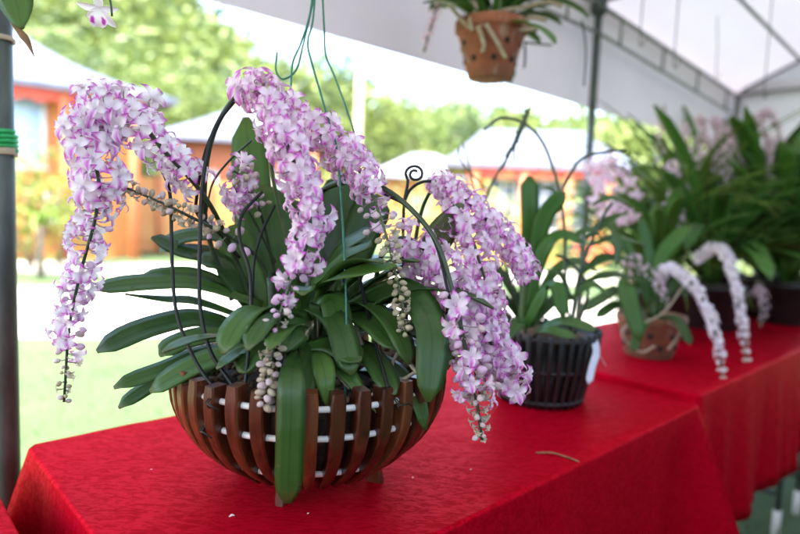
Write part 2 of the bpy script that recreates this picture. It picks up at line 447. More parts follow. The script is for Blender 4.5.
def cloth(i, lab, drop, seed, flare=.05, cflare=.22):
    s0, s1, n0, n1, z = TAB[i]; rnd = random.Random(seed)
    per = []   # perimeter samples with corner fillet
    N = 240; ls, ln = s1 - s0, n1 - n0; tot = 2 * (ls + ln)
    for k in range(N):
        q = tot * k / N
        if q < ls: per.append((s0 + q, n0, 0, -1, min(q, ls - q)))
        elif q < ls + ln: per.append((s1, n0 + q - ls, 1, 0, min(q - ls, ls + ln - q)))
        elif q < 2 * ls + ln: per.append((s1 - (q - ls - ln), n1, 0, 1, min(q - ls - ln, 2 * ls + ln - q)))
        else: per.append((s0, n1 - (q - 2 * ls - ln), -1, 0, min(q - 2 * ls - ln, tot - q)))
    cs, cn = (s0 + s1) / 2, (n0 + n1) / 2; mb = MB(); rows = []
    for k in range(1, 13):
        f = k / 12.0; f = f if f < 1 else 1
        row = []
        for (a, b, da, db, cd) in per:
            aa = cs + (a - cs) * f; bb = cn + (b - cn) * f
            zz = z + .003 * noise.noise((aa * 7, bb * 7, seed)) + .0008 * noise.noise((aa * 22, bb * 22, seed))
            row.append(SN(aa, bb, zz))
        rows.append(row)
    R = 10
    ph = [rnd.uniform(0, 6.28) for _ in range(4)]
    for k in range(1, 5):
        a = k / 4 * math.pi / 2
        rows.append([SN(p[0] + p[2] * .006 * math.sin(a), p[1] + p[3] * .006 * math.sin(a), z - .006 * (1 - math.cos(a)) + .0012 * noise.noise((p[0] * 9, p[1] * 9, seed))) for p in per])
    for k in range(1, R + 1):
        h = drop * k / R; row = []
        for j, (a, b, da, db, cd) in enumerate(per):
            u = a if da == 0 else b
            wv = noise.noise((u * 6.5 + ph[0], da * 3 + seed, .2 * h)) * .09 + noise.noise((u * 17, db * 5 + seed, .5)) * .035
            o = .006 + h * flare + h * (wv if wv > -.05 else -.05)
            c = max(0, 1 - cd / .13); o += cflare * h * c * c
            kk = max(0, 1 - abs(cd - .1) / .07); o -= .07 * h * kk
            sl = cflare * .8 * h * c * c      # slide along the edge so that the corner flares out diagonally
            ia = (1 if a > cs else -1) * sl if da == 0 else 0
            ib = (1 if b > cn else -1) * sl if db == 0 else 0
            hh = h * (1 + .03 * noise.noise((u * 3, seed, 1)))
            row.append(SN(a + da * o + ia, b + db * o + ib, z - .006 - hh))
        rows.append(row)
    mb.grid(rows, closed=True)
    c0 = mb.vert(SN(cs, cn, z)); n = len(per)
    for j in range(n): mb.face((c0, (j + 1) % n, j))
    o = mb.build('tablecloth', M['cloth'], origin=SN(cs, cn, z))
    md = o.modifiers.new('thick', 'SOLIDIFY'); md.thickness = .0012; md.offset = -1
    tag(o, lab, 'tablecloth', 'red tablecloths along the row')
TL = ['folding table under the red cloth cut off at the bottom left corner', 'folding table under the red cloth that carries the wooden basket',
      'folding table whose white legs show under the second red cloth on the right', 'folding table under the red cloth farthest back at the right']
for i in range(4): table(i, TL[i])
cloth(0, 'red tablecloth of which only a corner shows beside the tent pole at bottom left', .42, 3)
cloth(1, 'red brocade tablecloth under the wooden basket and the black pot, nearest the viewer', .50, 5, .05, .28)
cloth(2, 'red tablecloth under the small terracotta pot, just past the black pot', .385, 9, .04, .1)
cloth(3, 'red tablecloth farthest back at the right, under the last big plants', .40, 14)

# ------------------------------------------------------------------ basket
BC = PZ(309, 471, TH)
def Rz(z):
    pr = [(.0, .098), (.03, .122), (.05, .152), (.075, .178), (.10, .195), (.13, .207), (.16, .211), (.19, .209), (.215, .206)]
    for (a, b), (c, d) in zip(pr, pr[1:]):
        if z <= c:
            t = (z - a) / (c - a); return b + (d - b) * t
    return pr[-1][1]
bk = thing('slatted_basket', BC, 'round basket of curved brown wooden slats threaded on white rods', 'basket')
NS = 38
fv = PZ(277, 510, TH) - BC; FA = math.atan2(fv.y, fv.x)
FEET = [round((FA + q * math.pi / 2 - .06) / (2 * math.pi / NS)) % NS for q in range(4)]
for k in range(NS):
    a = 2 * math.pi * k / NS + .06; mb = MB(); foot = k in FEET
    rad = V((math.cos(a), math.sin(a), 0)); tg = V((-math.sin(a), math.cos(a), 0))
    zs = [.026 + (.191 - .026) * i / 12 for i in range(13)]
    if foot: zs = [.001, .012] + zs
    rows = []; jt = random.uniform(-.002, .002)
    top = random.uniform(-.004, .004)
    for i, z in enumerate(zs):
        hw = .0095 * (Rz(max(z, .026)) / .21) ** .75 * (1 if not foot or z > .03 else 1.3); R = Rz(z) + jt
        if foot and z < .03: R = Rz(.026) + (0.006 * (1 - z / .026))
        dep = .024; zz = z + (top if i == len(zs) - 1 else 0)
        e = .0022; q = BC + V((0, 0, zz))
        if i in (0, len(zs) - 1): hw -= .0015
        rows.append([q + rad * (R - e) + tg * hw, q + rad * R + tg * (hw - e), q + rad * R - tg * (hw - e), q + rad * (R - e) - tg * hw, q + rad * (R - dep) - tg * hw, q + rad * (R - dep) + tg * hw])
    mb.grid(rows, closed=True, cap=True)
    sharp(mb.build('slat', M['slat'], bk), 40)
for z in (.168, .128, .064):
    mb = MB(); r = Rz(z) - .0125
    mb.tube([BC + V((r * math.cos(t), r * math.sin(t), z)) for t in [2 * math.pi * i / 72 for i in range(73)]], .0042, 10)
    mb.build('rod', M['rod'], bk)
mb = MB(); mb.lathe(BC, [(Rz(z) - .030, z) for z in (.03, .05, .075, .10, .13, .16)], 48)
mb.lathe(BC, [(.178, .155), (.15, .165), (.09, .172), (.02, .176)], 48); mb.build('liner', M['husk'], bk)
mb = MB(); rch = random.Random(12)
for k in range(260):
    a = rch.uniform(0, 6.28); r = .178 * math.sqrt(rch.random()); ax = V((rch.gauss(0, 1), rch.gauss(0, 1), rch.gauss(0, .5))).normalized(); ay = ax.orthogonal().normalized()
    mb.box(BC + V((r * math.cos(a), r * math.sin(a), .166 + .014 * (1 - r / .18) + rch.uniform(-.004, .012))), rch.uniform(.01, .03), rch.uniform(.006, .014), rch.uniform(.004, .009), ax, ay, ax.cross(ay), .0015)
kind(mb.build('bark_chips', M['husk_brown'], bk), 'stuff')
mb = MB(); mb.lathe(BC, [(.02, .028), (.095, .026), (.095, .036), (.02, .038)], 40); mb.build('base_disc', M['slat'], bk)
for x, y in ((228, 391), (215, 414), (390, 398)):
    p = P(x, y, .79); v = (p - BC); v.z = 0; a = math.atan2(v.y, v.x)
    z = .168 if y < 400 else .128
    c = BC + V((math.cos(a), math.sin(a), 0)) * (Rz(z) - .004) + V((0, 0, z)); tg = V((-math.sin(a), math.cos(a), 0)); rd = V((math.cos(a), math.sin(a), 0))
    mb = MB(); mb.tube([c + rd * (.011 * math.cos(t)) + V((0, 0, .007 * math.sin(t))) + tg * (.0016 * t / 3) for t in [i * .35 for i in range(30)]], .0009, 6)
    mb.tube([c + rd * .011, c + rd * .016 + tg * .014 + V((0, 0, .003)), c + rd * .012 + tg * .024 - V((0, 0, .003))], .0012, 6)
    mb.build('wire_tie', M['wire'], bk)

# ------------------------------------------------------------------ the orchid in the basket
ob = BC + V((0, 0, .17))
orc = thing('foxtail_orchid', ob, 'large foxtail orchid with drooping white and purple flower spikes in the slatted basket', 'orchid')
def L(pts, wpx, mat='leaf', **kw):
    w = pxd(pts); d = depth(w[len(w) // 2]); return leaf(orc, w, wpx * 1.1 * d / FPX, M[mat], **kw)
UPV = V((0, 0, 1)); TILT = (UPV + TOCAM * .75).normalized()
# left side
L([(262, 306, .95), (200, 285), (150, 284), (94, 290, .84)], 24, nhint=TILT)
L([(255, 300, .98), (200, 276), (142, 276, .90)], 17, nhint=TILT)
L([(262, 325, .95), (200, 303), (165, 300), (125, 294, .86)], 13, nhint=TILT, tip='point')
L([(262, 340, .95), (205, 320), (150, 329), (97, 352, .83)], 28, nhint=TILT)
L([(265, 352, .94), (210, 352), (165, 370), (114, 388, .80)], 20, nhint=TILT)
L([(262, 350, .95), (205, 362), (155, 385), (119, 408, .82)], 17, nhint=TILT)
L([(262, 300, 1.0), (215, 262), (180, 252), (151, 238, .92)], 22, nhint=TILT)
L([(262, 290, 1.0), (215, 258), (175, 252, .95)], 22, 'leaf_olive', nhint=TILT)
L([(262, 280, 1.0), (225, 240), (185, 238), (160, 252, .95)], 22, nhint=TILT)
L([(260, 345, .92), (225, 335), (185, 342), (160, 356, .83)], 24, nhint=TILT)
L([(262, 350, .90), (235, 350), (205, 368), (182, 384, .80)], 24, nhint=TILT)
L([(268, 348, .84), (235, 354), (196, 366), (150, 392, .80)], 26, nhint=TILT)
L([(265, 330, .96), (225, 270), (200, 262, .92)], 26, nhint=TILT)
# upright behind
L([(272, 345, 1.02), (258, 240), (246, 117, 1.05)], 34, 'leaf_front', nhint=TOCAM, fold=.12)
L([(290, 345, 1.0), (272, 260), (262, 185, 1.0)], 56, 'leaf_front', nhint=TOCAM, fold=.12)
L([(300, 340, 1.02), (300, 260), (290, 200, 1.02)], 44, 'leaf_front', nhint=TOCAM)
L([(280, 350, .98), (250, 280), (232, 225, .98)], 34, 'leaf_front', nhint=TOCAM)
L([(310, 340, 1.02), (330, 240), (345, 175, 1.05)], 36, nhint=TOCAM)
L([(330, 340, 1.02), (355, 250), (380, 195, 1.04)], 34, nhint=TOCAM)
# front
L([(302, 350, .87), (293, 368, .745), (291, 420, .722), (288, 503, .732)], 26, 'leaf', nhint=TOCAM, tip='blunt', fold=.15, n=18)
L([(312, 320, .86), (296, 328, .80), (284, 352, .775)], 32, nhint=TOCAM, tip='oval', fold=.06)
L([(300, 305, .88), (335, 322, .82), (352, 375, .785)], 26, 'leaf', nhint=TILT)
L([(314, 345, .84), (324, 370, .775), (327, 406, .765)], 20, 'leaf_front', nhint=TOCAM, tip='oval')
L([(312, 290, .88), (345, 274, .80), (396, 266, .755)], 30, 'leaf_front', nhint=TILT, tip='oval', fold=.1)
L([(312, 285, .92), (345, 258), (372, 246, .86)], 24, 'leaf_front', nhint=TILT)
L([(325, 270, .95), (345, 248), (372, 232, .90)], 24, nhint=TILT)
L([(330, 320, .9), (365, 320), (398, 350, .80)], 26, nhint=TILT)
L([(325, 340, .9), (365, 352), (395, 395, .78)], 24, nhint=TILT)
L([(345, 310, .92), (398, 290, .86), (430, 325, .80), (428, 402, .77)], 30, nhint=TOCAM, n=16)
L([(350, 310, .94), (400, 300, .9), (440, 315, .85), (446, 370, .82)], 24, nhint=TILT)
L([(425, 262, .92), (440, 235), (462, 203, .9)], 27, 'leaf_olive', nhint=TOCAM, tip='oval')
L([(350, 330, .95), (410, 330), (440, 345, .88)], 24, nhint=TILT)
L([(320, 345, .86), (345, 372, .80), (376, 413, .775)], 20, nhint=TILT, tip='point')
L([(290, 335, .86), (262, 350, .80), (238, 372, .785)], 24, nhint=TILT)
L([(300, 350, .85), (330, 345, .82), (360, 362, .79)], 28, nhint=TILT)
L([(300, 330, .88), (330, 300), (340, 335, .82)], 26, nhint=TILT)
rl = random.Random(21)
for k in range(22):
    az = rl.uniform(-2.2, 1.6); rr = rl.uniform(.02, .10)
    b = ob + V((rr * math.cos(az), rr * math.sin(az), rl.uniform(-.01, .10)))
    LL = rl.uniform(.15, .25)
    leaf(orc, fan_leaf_pts(b, az + rl.uniform(-.4, .4), R_(rl.uniform(25, 65)), LL, R_(rl.uniform(50, 110))), rl.uniform(.028, .038), M['leaf'])
for x, y in ((262, 0), (300, 10), (335, 5), (280, -8)):
    mb = MB(); b = ob + RT * ((x - 303) / FPX * .95) + V((0, 0, -.02)); mb.tube(spline([b, b + V((.004, 0, .08)), b + V((-.006, .004, .17))], 8), [.011, .011, .010, .010, .009, .009, .008, .007, .005], 8); mb.build('stem', M['stem_dark'], orc)
for pts in ([(345, 350, .90), (362, 335), (385, 332), (400, 352), (418, 374, .8)], [(368, 396, .79), (392, 386), (425, 366, .82)], [(398, 384, .8), (392, 366), (398, 352, .84)], [(300, 380, .83), (330, 372), (350, 388, .79)], [(330, 305, .9), (352, 318), (362, 345, .85)]):
    mb = MB(); mb.tube(spline(pxd(pts), 16), .0026, 7); mb.build('root', M['root'], orc)

INST = []
def spike(pts, segs, r0=.0032, mat='stem_dark', fs=.0192, seed=0, droop=0.0, pm='petal_lilac'):
    """segs: (u0, u1, count, kinds, radius0, radius1, scale)"""
    rnd = random.Random(seed); w = pxd(pts); n = 60
    line = spline(w, n); mb = MB()
    mb.tube(line, [r0 * (1 - .6 * i / n) for i in range(n + 1)], 8)
    items = []; g = rnd.uniform(0, 6)
    for (u0, u1, cnt, kinds, ra, rb, sc) in segs:
        for i in range(cnt):
            f = (i + rnd.uniform(.1, .9)) / cnt; u = u0 + (u1 - u0) * f
            p = sp_at(w, u); t = (sp_at(w, min(u + .05, len(w) - 1)) - sp_at(w, max(u - .05, 0))).normalized()
            g += 2.39996 + rnd.uniform(-.3, .3)
            a = t.orthogonal().normalized(); b = t.cross(a)
            rad = (a * math.cos(g) + b * math.sin(g)).normalized()
            rr = (ra + (rb - ra) * f) * (rnd.uniform(.5, 1.12) if rnd.random() < .85 else rnd.uniform(1.1, 1.4))
            fc = (rad + V((rnd.uniform(-.35, .35), rnd.uniform(-.35, .35), -.15 - droop + rnd.uniform(-.3, .3))) + t * rnd.uniform(-.1, .3)).normalized()
            q = p + rad * rr + t * rr * .2
            up = UPV + V((rnd.uniform(-.3, .3), rnd.uniform(-.3, .3), 0)); 
            x = up.cross(fc)
            if x.length < 1e-3: x = a
            x.normalize(); y = fc.cross(x)
            kd = rnd.choice(kinds); s = fs * sc * rnd.uniform(.72, 1.2)
            if kd[0] == 'b' or kd == 'hc': s *= .56
            Mx = Matrix(((x.x, y.x, fc.x, q.x), (x.y, y.y, fc.y, q.y), (x.z, y.z, fc.z, q.z), (0, 0, 0, 1))) @ Matrix.Scale(s, 4)
            mb.mi = 1; mb.tube([p, p.lerp(q, .5) - V((0, 0, .001)), q - fc * s * .1], [.0010, .0007, .0009], 5, False); mb.mi = 0
            items.append((kd, Mx))
    o = mb.build('flower_spike', [M[mat], M['pedicel']], orc)
    for kd, Mx in items: INST.append((o, kd, Mx, pm))
FL = ['f0', 'f1', 'f2', 'f0', 'f1', 'h1']
# A: left, arching over and hanging straight down
spike([(255, 310, .96), (232, 250, .93), (212, 208, .88), (190, 178, .85), (165, 152, .84), (135, 118, .83), (100, 108, .82), (84, 135, .82), (98, 175, .81), (96, 215, .81), (80, 275, .81), (69, 330, .81), (64, 402, .81)],
      [(2.7, 4.6, 17, FL, .020, .024, 1.1), (4.5, 8.5, 58, FL, .033, .030, 1.15), (8.5, 9.0, 6, FL, .024, .022, 1.0), (9.0, 10.9, 34, ['h0', 'h0', 'h1', 'h1', 'bp'], .019, .016, .86), (10.9, 11.35, 8, ['bp', 'bl', 'h0'], .017, .015, .8), (11.35, 12, 16, ['bg', 'hc', 'bl'], .012, .004, .55)], .0042, seed=1, pm='petal')
# A2: young spike of buds
spike([(272, 285, .94), (255, 255, .92), (228, 236, .88), (195, 219, .85), (160, 202, .83), (122, 186, .82)],
      [(1.3, 2.6, 8, ['bp', 'bl'], .014, .014, .95), (2.3, 5, 46, ['bc', 'hc', 'bg', 'bl', 'bc'], .013, .005, .84)], .0036, seed=2)
# B: centre
spike([(232, 300, .95), (208, 235, .92), (205, 180, .89), (215, 130, .86), (240, 92, .83), (262, 92, .80), (280, 128, .78), (297, 172, .765), (310, 215, .755), (304, 255, .75), (286, 295, .745), (274, 345, .74), (264, 407, .74)],
      [(4.1, 7.2, 48, FL, .019, .020, 1.08), (7.2, 8.4, 15, FL, .018, .014, 1.0), (8.4, 9.3, 8, ['f0', 'h1', 'h0'], .014, .012, .92), (9.0, 10.2, 14, ['h0', 'bp', 'bp'], .015, .012, .85), (10.0, 11.0, 20, ['bp', 'bl', 'hc'], .013, .010, .72), (11.0, 12, 30, ['hc', 'bl', 'bc', 'bc'], .012, .006, .8)], .0042, seed=3)
# small one left of centre
spike([(275, 275, .94), (264, 225, .91), (252, 192, .88), (240, 176, .86), (230, 168, .85)],
      [(1.3, 3.2, 24, ['bl', 'bc', 'bl'], .014, .012, .82), (2.6, 4, 5, ['bp', 'h0'], .012, .008, .95)], .0028, seed=4)
spike([(275, 262, .93), (258, 228, .90), (245, 205, .88), (233, 186, .86)], [(1.8, 3, 9, ['f1', 'h1', 'f0'], .016, .012, 1.0)], .0026, seed=14)
# C: right of B
spike([(300, 290, .98), (272, 170, .95), (282, 116, .90), (310, 128, .88), (340, 150, .86), (366, 182, .84), (384, 228, .82), (398, 285, .81), (406, 336, .81)],
      [(2.0, 5.1, 54, FL, .019, .022, 1.0), (5.1, 6.1, 18, ['bp', 'bl', 'bl', 'h0'], .020, .017, .82), (6.1, 8, 42, ['hc', 'bg', 'bc', 'bg'], .012, .006, .74)], .0036, 'stem', seed=5)
# D: the dark arching stem at the right with its hanging end
spike([(300, 280, .97), (312, 205, .93), (345, 181, .88), (388, 191, .84), (432, 234, .81), (453, 292, .80), (466, 352, .80), (476, 398, .80), (482, 440, .80)],
      [(4.9, 6.0, 10, ['bp', 'bp', 'h0'], .020, .019, .95), (5.4, 7.0, 26, ['h0', 'bp', 'f2', 'bl'], .022, .018, .95), (6.9, 8, 20, ['bl', 'hc', 'hc'], .015, .004, .66)], .0052, seed=6)
spike([(370, 310, .96), (382, 255, .93), (402, 238, .90), (432, 256, .87), (460, 292, .85), (486, 335, .85), (502, 365, .85), (510, 388, .85)],
      [(1.9, 7.0, 64, FL, .021, .021, 1.08)], .0042, seed=7)
spike([(405, 330, 1.0), (418, 225, .98), (437, 186, .94), (462, 198, .92), (490, 224, .92), (514, 252, .92), (528, 274, .92)],
      [(1.9, 6, 60, FL, .017, .016, .92)], .0036, seed=8)
spike([(400, 330, .99), (420, 250, .96), (445, 215, .93), (468, 232, .90), (482, 270, .89), (492, 310, .88), (498, 345, .88)],
      [(2.0, 6, 42, FL, .020, .017, .98)], .0036, seed=9)
spike([(390, 320, .96), (405, 275, .93), (430, 270, .89), (455, 310, .84), (470, 352, .835), (480, 395, .83)],
      [(1.5, 4.2, 24, FL, .017, .017, .96), (4.0, 5, 18, ['bl', 'hc', 'f2', 'h1', 'hc'], .024, .014, .95)], .0036, seed=10)
# nearest 100 flowers and 100 buds stand as objects, the rest is one mesh each
for pre, nm, many in ((('f', 'h'), 'flower', 'flower_mass'), (('b',), 'bud', 'bud_mass')):
    its = sorted([q for q in INST if q[1][0] in pre], key=lambda q: depth(q[2].translation))
    for o, kd, Mx, pm in its[:100]:
        c = bpy.data.objects.new(nm, TM[kd]); COL.objects.link(c); c.parent = o
        c.matrix_local = Matrix.Translation(-OFF[o.name]) @ Mx
        c.material_slots[0].link = 'OBJECT'; c.material_slots[0].material = M[pm]
    mb = MB()
    for o, kd, Mx, pm in its[100:]:
        mb.mi = 0 if pm == 'petal' else 1; mb.add(TPL[kd], Mx)
    m_ = mb.build(many, [M['petal'], M['petal_lilac']], orc)
    if m_: kind(m_, 'stuff')

# ------------------------------------------------------------------ wires
def wire(name, label, cat, paths, r, mat, group=None):
    w = [spline(pxd(p), 40) for p in paths]
    mb = MB()
    for q in w: mb.tube(q, r, 8)
    o = mb.build(name, M[mat], origin=w[0][-1]); tag(o, label, cat, group); return o
G = 'black wire stakes in the basket'
wire('wire_stake', 'leftmost black wire stake bending into the basket rim, under the left flower cluster', 'wire stake', [[(160, 165, .86), (170, 195), (172, 260), (177, 315), (196, 362), (219, 394, .775)]], .0026, 'wire', G)
wire('wire_stake', 'tall black wire stake rising beside the grey roof to the top of the centre spike', 'wire stake', [[(238, 96, .84), (214, 130), (203, 180), (200, 235), (200, 305), (210, 350), (226, 376), (242, 397, .775)]], .0028, 'wire', G)
wire('wire_stake', 'second black wire running close along the tall stake left of the centre spike', 'wire stake', [[(240, 92, .845), (221, 118), (206, 150), (197, 195), (198, 215), (218, 232), (240, 258, .93)]], .0026, 'wire', G)
wire('wire_stake', 'black wire stake in front of the big upright leaf, dropping to the rim', 'wire stake', [[(262, 192, .86), (242, 215), (240, 240), (250, 275), (250, 330), (244, 396, .775)]], .0024, 'wire', G)
wire('wire_stake', 'thin green black wire slanting left of the upright leaf tip', 'wire stake', [[(252, 140, .9), (228, 162), (212, 185), (205, 220, .93)]], .0018, 'stem_dark', G)
wire('wire_stake', 'dark wire bowing right of the big upright leaf behind the pink spike', 'wire stake', [[(275, 205, .9), (262, 232), (254, 262), (252, 300), (246, 340, .9)]], .0022, 'wire', G)
sp = [(404, 330, .97), (403, 250, .94), (404, 205, .93), (408, 182, .93)]
c0 = (415, 174)
for i in range(15):
    t = math.pi + i * .62; rr = 9.5 - i * .45
    sp.append((c0[0] + rr * math.cos(t), c0[1] + rr * .95 * math.sin(t), .93))
wire('wire_stake', 'black wire stake ending in a round curl against the yellow shrubs', 'wire stake', [sp, [(403, 205, .93), (410, 190), (422, 182), (436, 181, .92)]], .0024, 'wire', G)
wire('wire_stake', 'straight black wire slanting into the front rim beside the pale roots', 'wire stake', [[(356, 262, .90), (366, 305), (376, 345), (388, 388, .785)]], .0026, 'wire', G)
wire('wire_stake', 'black wire doubled along the dark arching stem on the right', 'wire stake', [[(322, 190, .905), (352, 183), (388, 196), (415, 212), (436, 245), (450, 300, .80)]], .0022, 'wire', G)
hg = thing('wire_hanger', P(318, -90, .95), 'green coated wire hanger with a hook and long strands above the basket', 'wire hanger')
for nm, p in (('hook', [(277, 52, .93), (276, 70), (283, 79), (296, 70), (303, 45), (310, 15), (316, -20), (318, -100, .95)]), ('strand', [(290, 104, .90), (291, 85), (293, 62), (302, 40), (312, 0), (318, -100, .95)]),
              ('strand', [(345, 400, .80), (346, 300), (338, 160), (326, 112), (311, 60), (308, 40), (314, 10), (319, -100, .95)]), ('strand', [(362, 160, .93), (352, 125), (336, 80), (326, 55), (324, 25), (318, -100, .95)])):
    mb = MB(); mb.tube(spline(pxd(p), 50), .0016, 7); mb.build(nm, M['green_wire'], hg)

# ------------------------------------------------------------------ debris on the cloth
def drop_twig(pts, r, label, name='dry_twig', cat='twig', mat='twig', z=TH + .003):
    w = [PZ(x, y, z + dz) for x, y, dz in pts]; mb = MB(); mb.tube(spline(w, 14), r, 6)
    tag(mb.build(name, M[mat], origin=w[0]), label, cat)
drop_twig([(536, 453, 0), (552, 453, .002), (566, 457, .001), (579, 462, 0)], .0016, 'thin dry twig lying on the red cloth right of the black pot')
for (x, y, lab) in ((229, 517, 'fallen cream petal on the red cloth below the basket'), (307, 514, 'tiny pale petal crumb on the cloth in front of the basket foot'), (150, 470, 'small fallen white petal on the cloth left of the basket'), (470, 470, 'small fallen petal on the cloth under the dark arching spike'), (412, 478, 'tiny petal crumb on the cloth right of the basket')):
    mb = MB(); c = PZ(x, y, TH + .002)
    sc = .008 if x == 229 else .0035
    petal(mb, .4, 1.0, .35, .15, .1, .1); mm = MB(); mm.add(mb, Matrix.Translation(c) @ Matrix.Scale(sc, 4))
    tag(mm.build('fallen_petal', M['petal'], origin=c), lab, 'petal')

# ------------------------------------------------------------------ pots
def slatted_pot(c, r0, r1, h, label, nr=34):
    t = thing('slatted_pot', c, label, 'pot')
    mb = MB(); mb.lathe(c, [(r0 - .012, .004), (r0 - .008, .01), (r1 - .014, h - .012), (r1 - .02, h - .02), (.01, h - .03)], 40); mb.build('inner_wall', M['black_plastic'], t)
    for k in range(nr):
        a = 2 * math.pi * k / nr; rd = V((math.cos(a), math.sin(a), 0)); tg = V((-math.sin(a), math.cos(a), 0)); rows = []
        for z, r in ((.0, r0), (.012, r0 + .002), (h * .5, (r0 + r1) / 2 + .003), (h - .004, r1), (h, r1 - .002)):
            hw = math.pi * r / nr * .62
            rows.append([c + rd * (r - .006) - tg * hw + V((0, 0, z)), c + rd * r - tg * hw * .6 + V((0, 0, z)), c + rd * r + tg * hw * .6 + V((0, 0, z)), c + rd * (r - .006) + tg * hw + V((0, 0, z))])
        mb = MB(); mb.grid(rows, closed=True, cap=True); mb.build('rib', M['black_plastic'], t)
    for z in (h * .5, h - .012, .012):
        r = r0 + (r1 - r0) * z / h + .0005
        mb = MB(); mb.lathe(c, [(r - .008, z - .005), (r, z - .004), (r, z + .004), (r - .008, z + .005)], 40); mb.build('band', M['black_plastic'], t)
    mb = MB()
    rows = []
    for i in range(7):
        f = i / 6; row = []
        for k in range(36):
            a = 2 * math.pi * k / 36; rr = (r1 - .016) * (1 - f * .97)
            row.append(c + V((rr * math.cos(a), rr * math.sin(a), h - .022 + .02 * f + .012 * noise.noise((rr * math.cos(a) * 45, rr * math.sin(a) * 45, 3)))))
        rows.append(row)
    mb.grid(rows, closed=True, cap=False); mb.build('potting_husk', M['husk_brown'], t)
    return t
def clay_pot(c, r0, r1, h, label, mat='terracotta', rim=True, holes=8, name='clay_pot'):
    t = thing(name, c, label, 'pot')
    mb = MB(); mb.lathe(c, [(.002, 0), (r0 * .94, 0), (r0, .004), (r1 * .94, h * .8), (r1 * .95, h * .81), (r1 * .95, h * .81)], 40)
    mb.lathe(c, [(r1 * .95, h * .80), (r1 * 1.02, h * .82), (r1 * 1.03, h * .97), (r1 * 1.0, h), (r1 * .92, h), (r1 * .88, h * .9), (.004, h * .88)], 40)
    mb.build('pot_body', M[mat], t)
    for row_z, nn in ((.30, holes), (.58, holes)):
        for k in range(nn):
            a = 2 * math.pi * (k + (.5 if row_z > .5 else 0)) / nn; r = r0 + (r1 * .94 - r0) * row_z / .8
            rd = V((math.cos(a), math.sin(a), 0)); tg = V((-math.sin(a), math.cos(a), 0)); q = c + rd * (r + .0015) + V((0, 0, h * row_z))
            mb = MB(); rr = r0 * .13
            mb.grid([[q - rd * .006 + (tg * math.cos(b) + UPV * math.sin(b)) * rr for b in [i * math.pi / 6 for i in range(12)]], [q + (tg * math.cos(b) + UPV * math.sin(b)) * rr for b in [i * math.pi / 6 for i in range(12)]]], closed=True, cap=True)
            mb.build('drain_hole', M['hole'], t)
    mb = MB(); mb.lathe(c, [(r1 * .93, h * .93), (r1 * .6, h * .96), (.003, h * .99)], 24); mb.build('potting_husk', M['husk_brown'], t)
    return t
def round_pot(c, r0, r1, h, label):
    t = thing('round_pot', c, label, 'pot', 'big black pots behind the terracotta pot')
    mb = MB(); mb.lathe(c, [(.002, 0), (r0, 0), (r0 + .004, .004), (r1 * .96, h * .88), (r1, h * .89), (r1, h), (r1 - .008, h), (r1 - .012, h * .9), (.003, h * .88)], 40); mb.build('pot_body', M['black_plastic'], t)
    mb = MB(); mb.lathe(c, [(r1 * .95, h * .92), (r1 * .5, h * .97), (.004, h * 1.0)], 24); mb.build('potting_husk', M['husk_brown'], t)

z1, z2, z3 = TAB[1][4] + .002, TAB[2][4] + .002, TAB[3][4] + .002
p2 = PZ(539, 397, z1)
slatted_pot(p2, .098, .131, .168, 'black ribbed plastic basket pot on the red cloth right of the wooden basket')
# strap-leaved plant in the black pot
vb = p2 + V((0, 0, .15))
vp = thing('strap_leaf_orchid', vb, 'upright strap leaved orchid without flowers in the black ribbed pot', 'orchid')
def VL(pts, wpx, mat='leaf_bright', **kw):
    w = pxd(pts); d = depth(w[len(w) // 2]); kw.setdefault('nhint', TILT); return leaf(vp, w, wpx * d / FPX, M[mat], **kw)
mb = MB(); mb.tube(spline(pxd([(527, 342, 1.40), (524, 310), (526, 262, 1.40)]), 12), .014, 8); mb.build('stem', M['stem'], vp)
VL([(525, 320, 1.40), (529, 235), (529, 176, 1.40)], 19, nhint=TOCAM, tip='blunt')
VL([(527, 315, 1.39), (536, 250), (545, 215), (565, 192, 1.36)], 18, nhint=TOCAM)
VL([(527, 318, 1.38), (542, 255), (560, 236), (583, 243, 1.34)], 17)
VL([(527, 325, 1.38), (545, 292), (556, 287), (563, 318, 1.30)], 18)
VL([(526, 322, 1.42), (508, 285), (490, 262, 1.42)], 15, 'leaf')
VL([(526, 330, 1.42), (505, 300), (480, 288, 1.42)], 14, 'leaf')
VL([(526, 335, 1.42), (504, 316), (480, 312, 1.40)], 14, 'leaf')
VL([(526, 338, 1.40), (508, 330), (488, 336, 1.36)], 14, 'leaf')
VL([(527, 320, 1.44), (552, 275), (575, 262), (598, 272, 1.46)], 13, 'leaf')
VL([(528, 330, 1.40), (555, 300), (575, 298, 1.38)], 14, 'leaf')
VL([(530, 338, 1.36), (560, 322), (596, 331, 1.28)], 16, 'leaf')
VL([(530, 340, 1.34), (545, 330), (575, 338, 1.26)], 15, 'leaf')
VL([(526, 335, 1.36), (520, 322), (502, 342, 1.28)], 15, 'leaf')
mb = MB(); w = spline(pxd([(480, 215, 1.38), (492, 183), (506, 160), (517, 138), (530, 106, 1.36)]), 24); mb.tube(w, [.0036] * 14 + [.003, .004, .005, .0055, .006, .006, .006, .0055, .005, .004, .002][:11], 7)
for i in range(26):
    q = w[13 + int(i / 26 * 11)]; mb.add(TPL['bg'], Matrix.Translation(q + V((random.uniform(-.006, .006), random.uniform(-.006, .006), 0))) @ Matrix.Scale(.006, 4), (0, 0))
mb.tube(spline(pxd([(520, 130, 1.37), (515, 145), (514, 161, 1.37)]), 8), .0022, 6)
mb.tube(spline(pxd([(480, 215, 1.38), (468, 160, 1.40), (462, 142, 1.40), (458, 156), (470, 172, 1.42), (485, 188, 1.40)]), 8), .0022, 6)
mb.tube(spline(pxd([(526, 330, 1.40), (500, 250), (480, 215, 1.38)]), 8), .0036, 6)
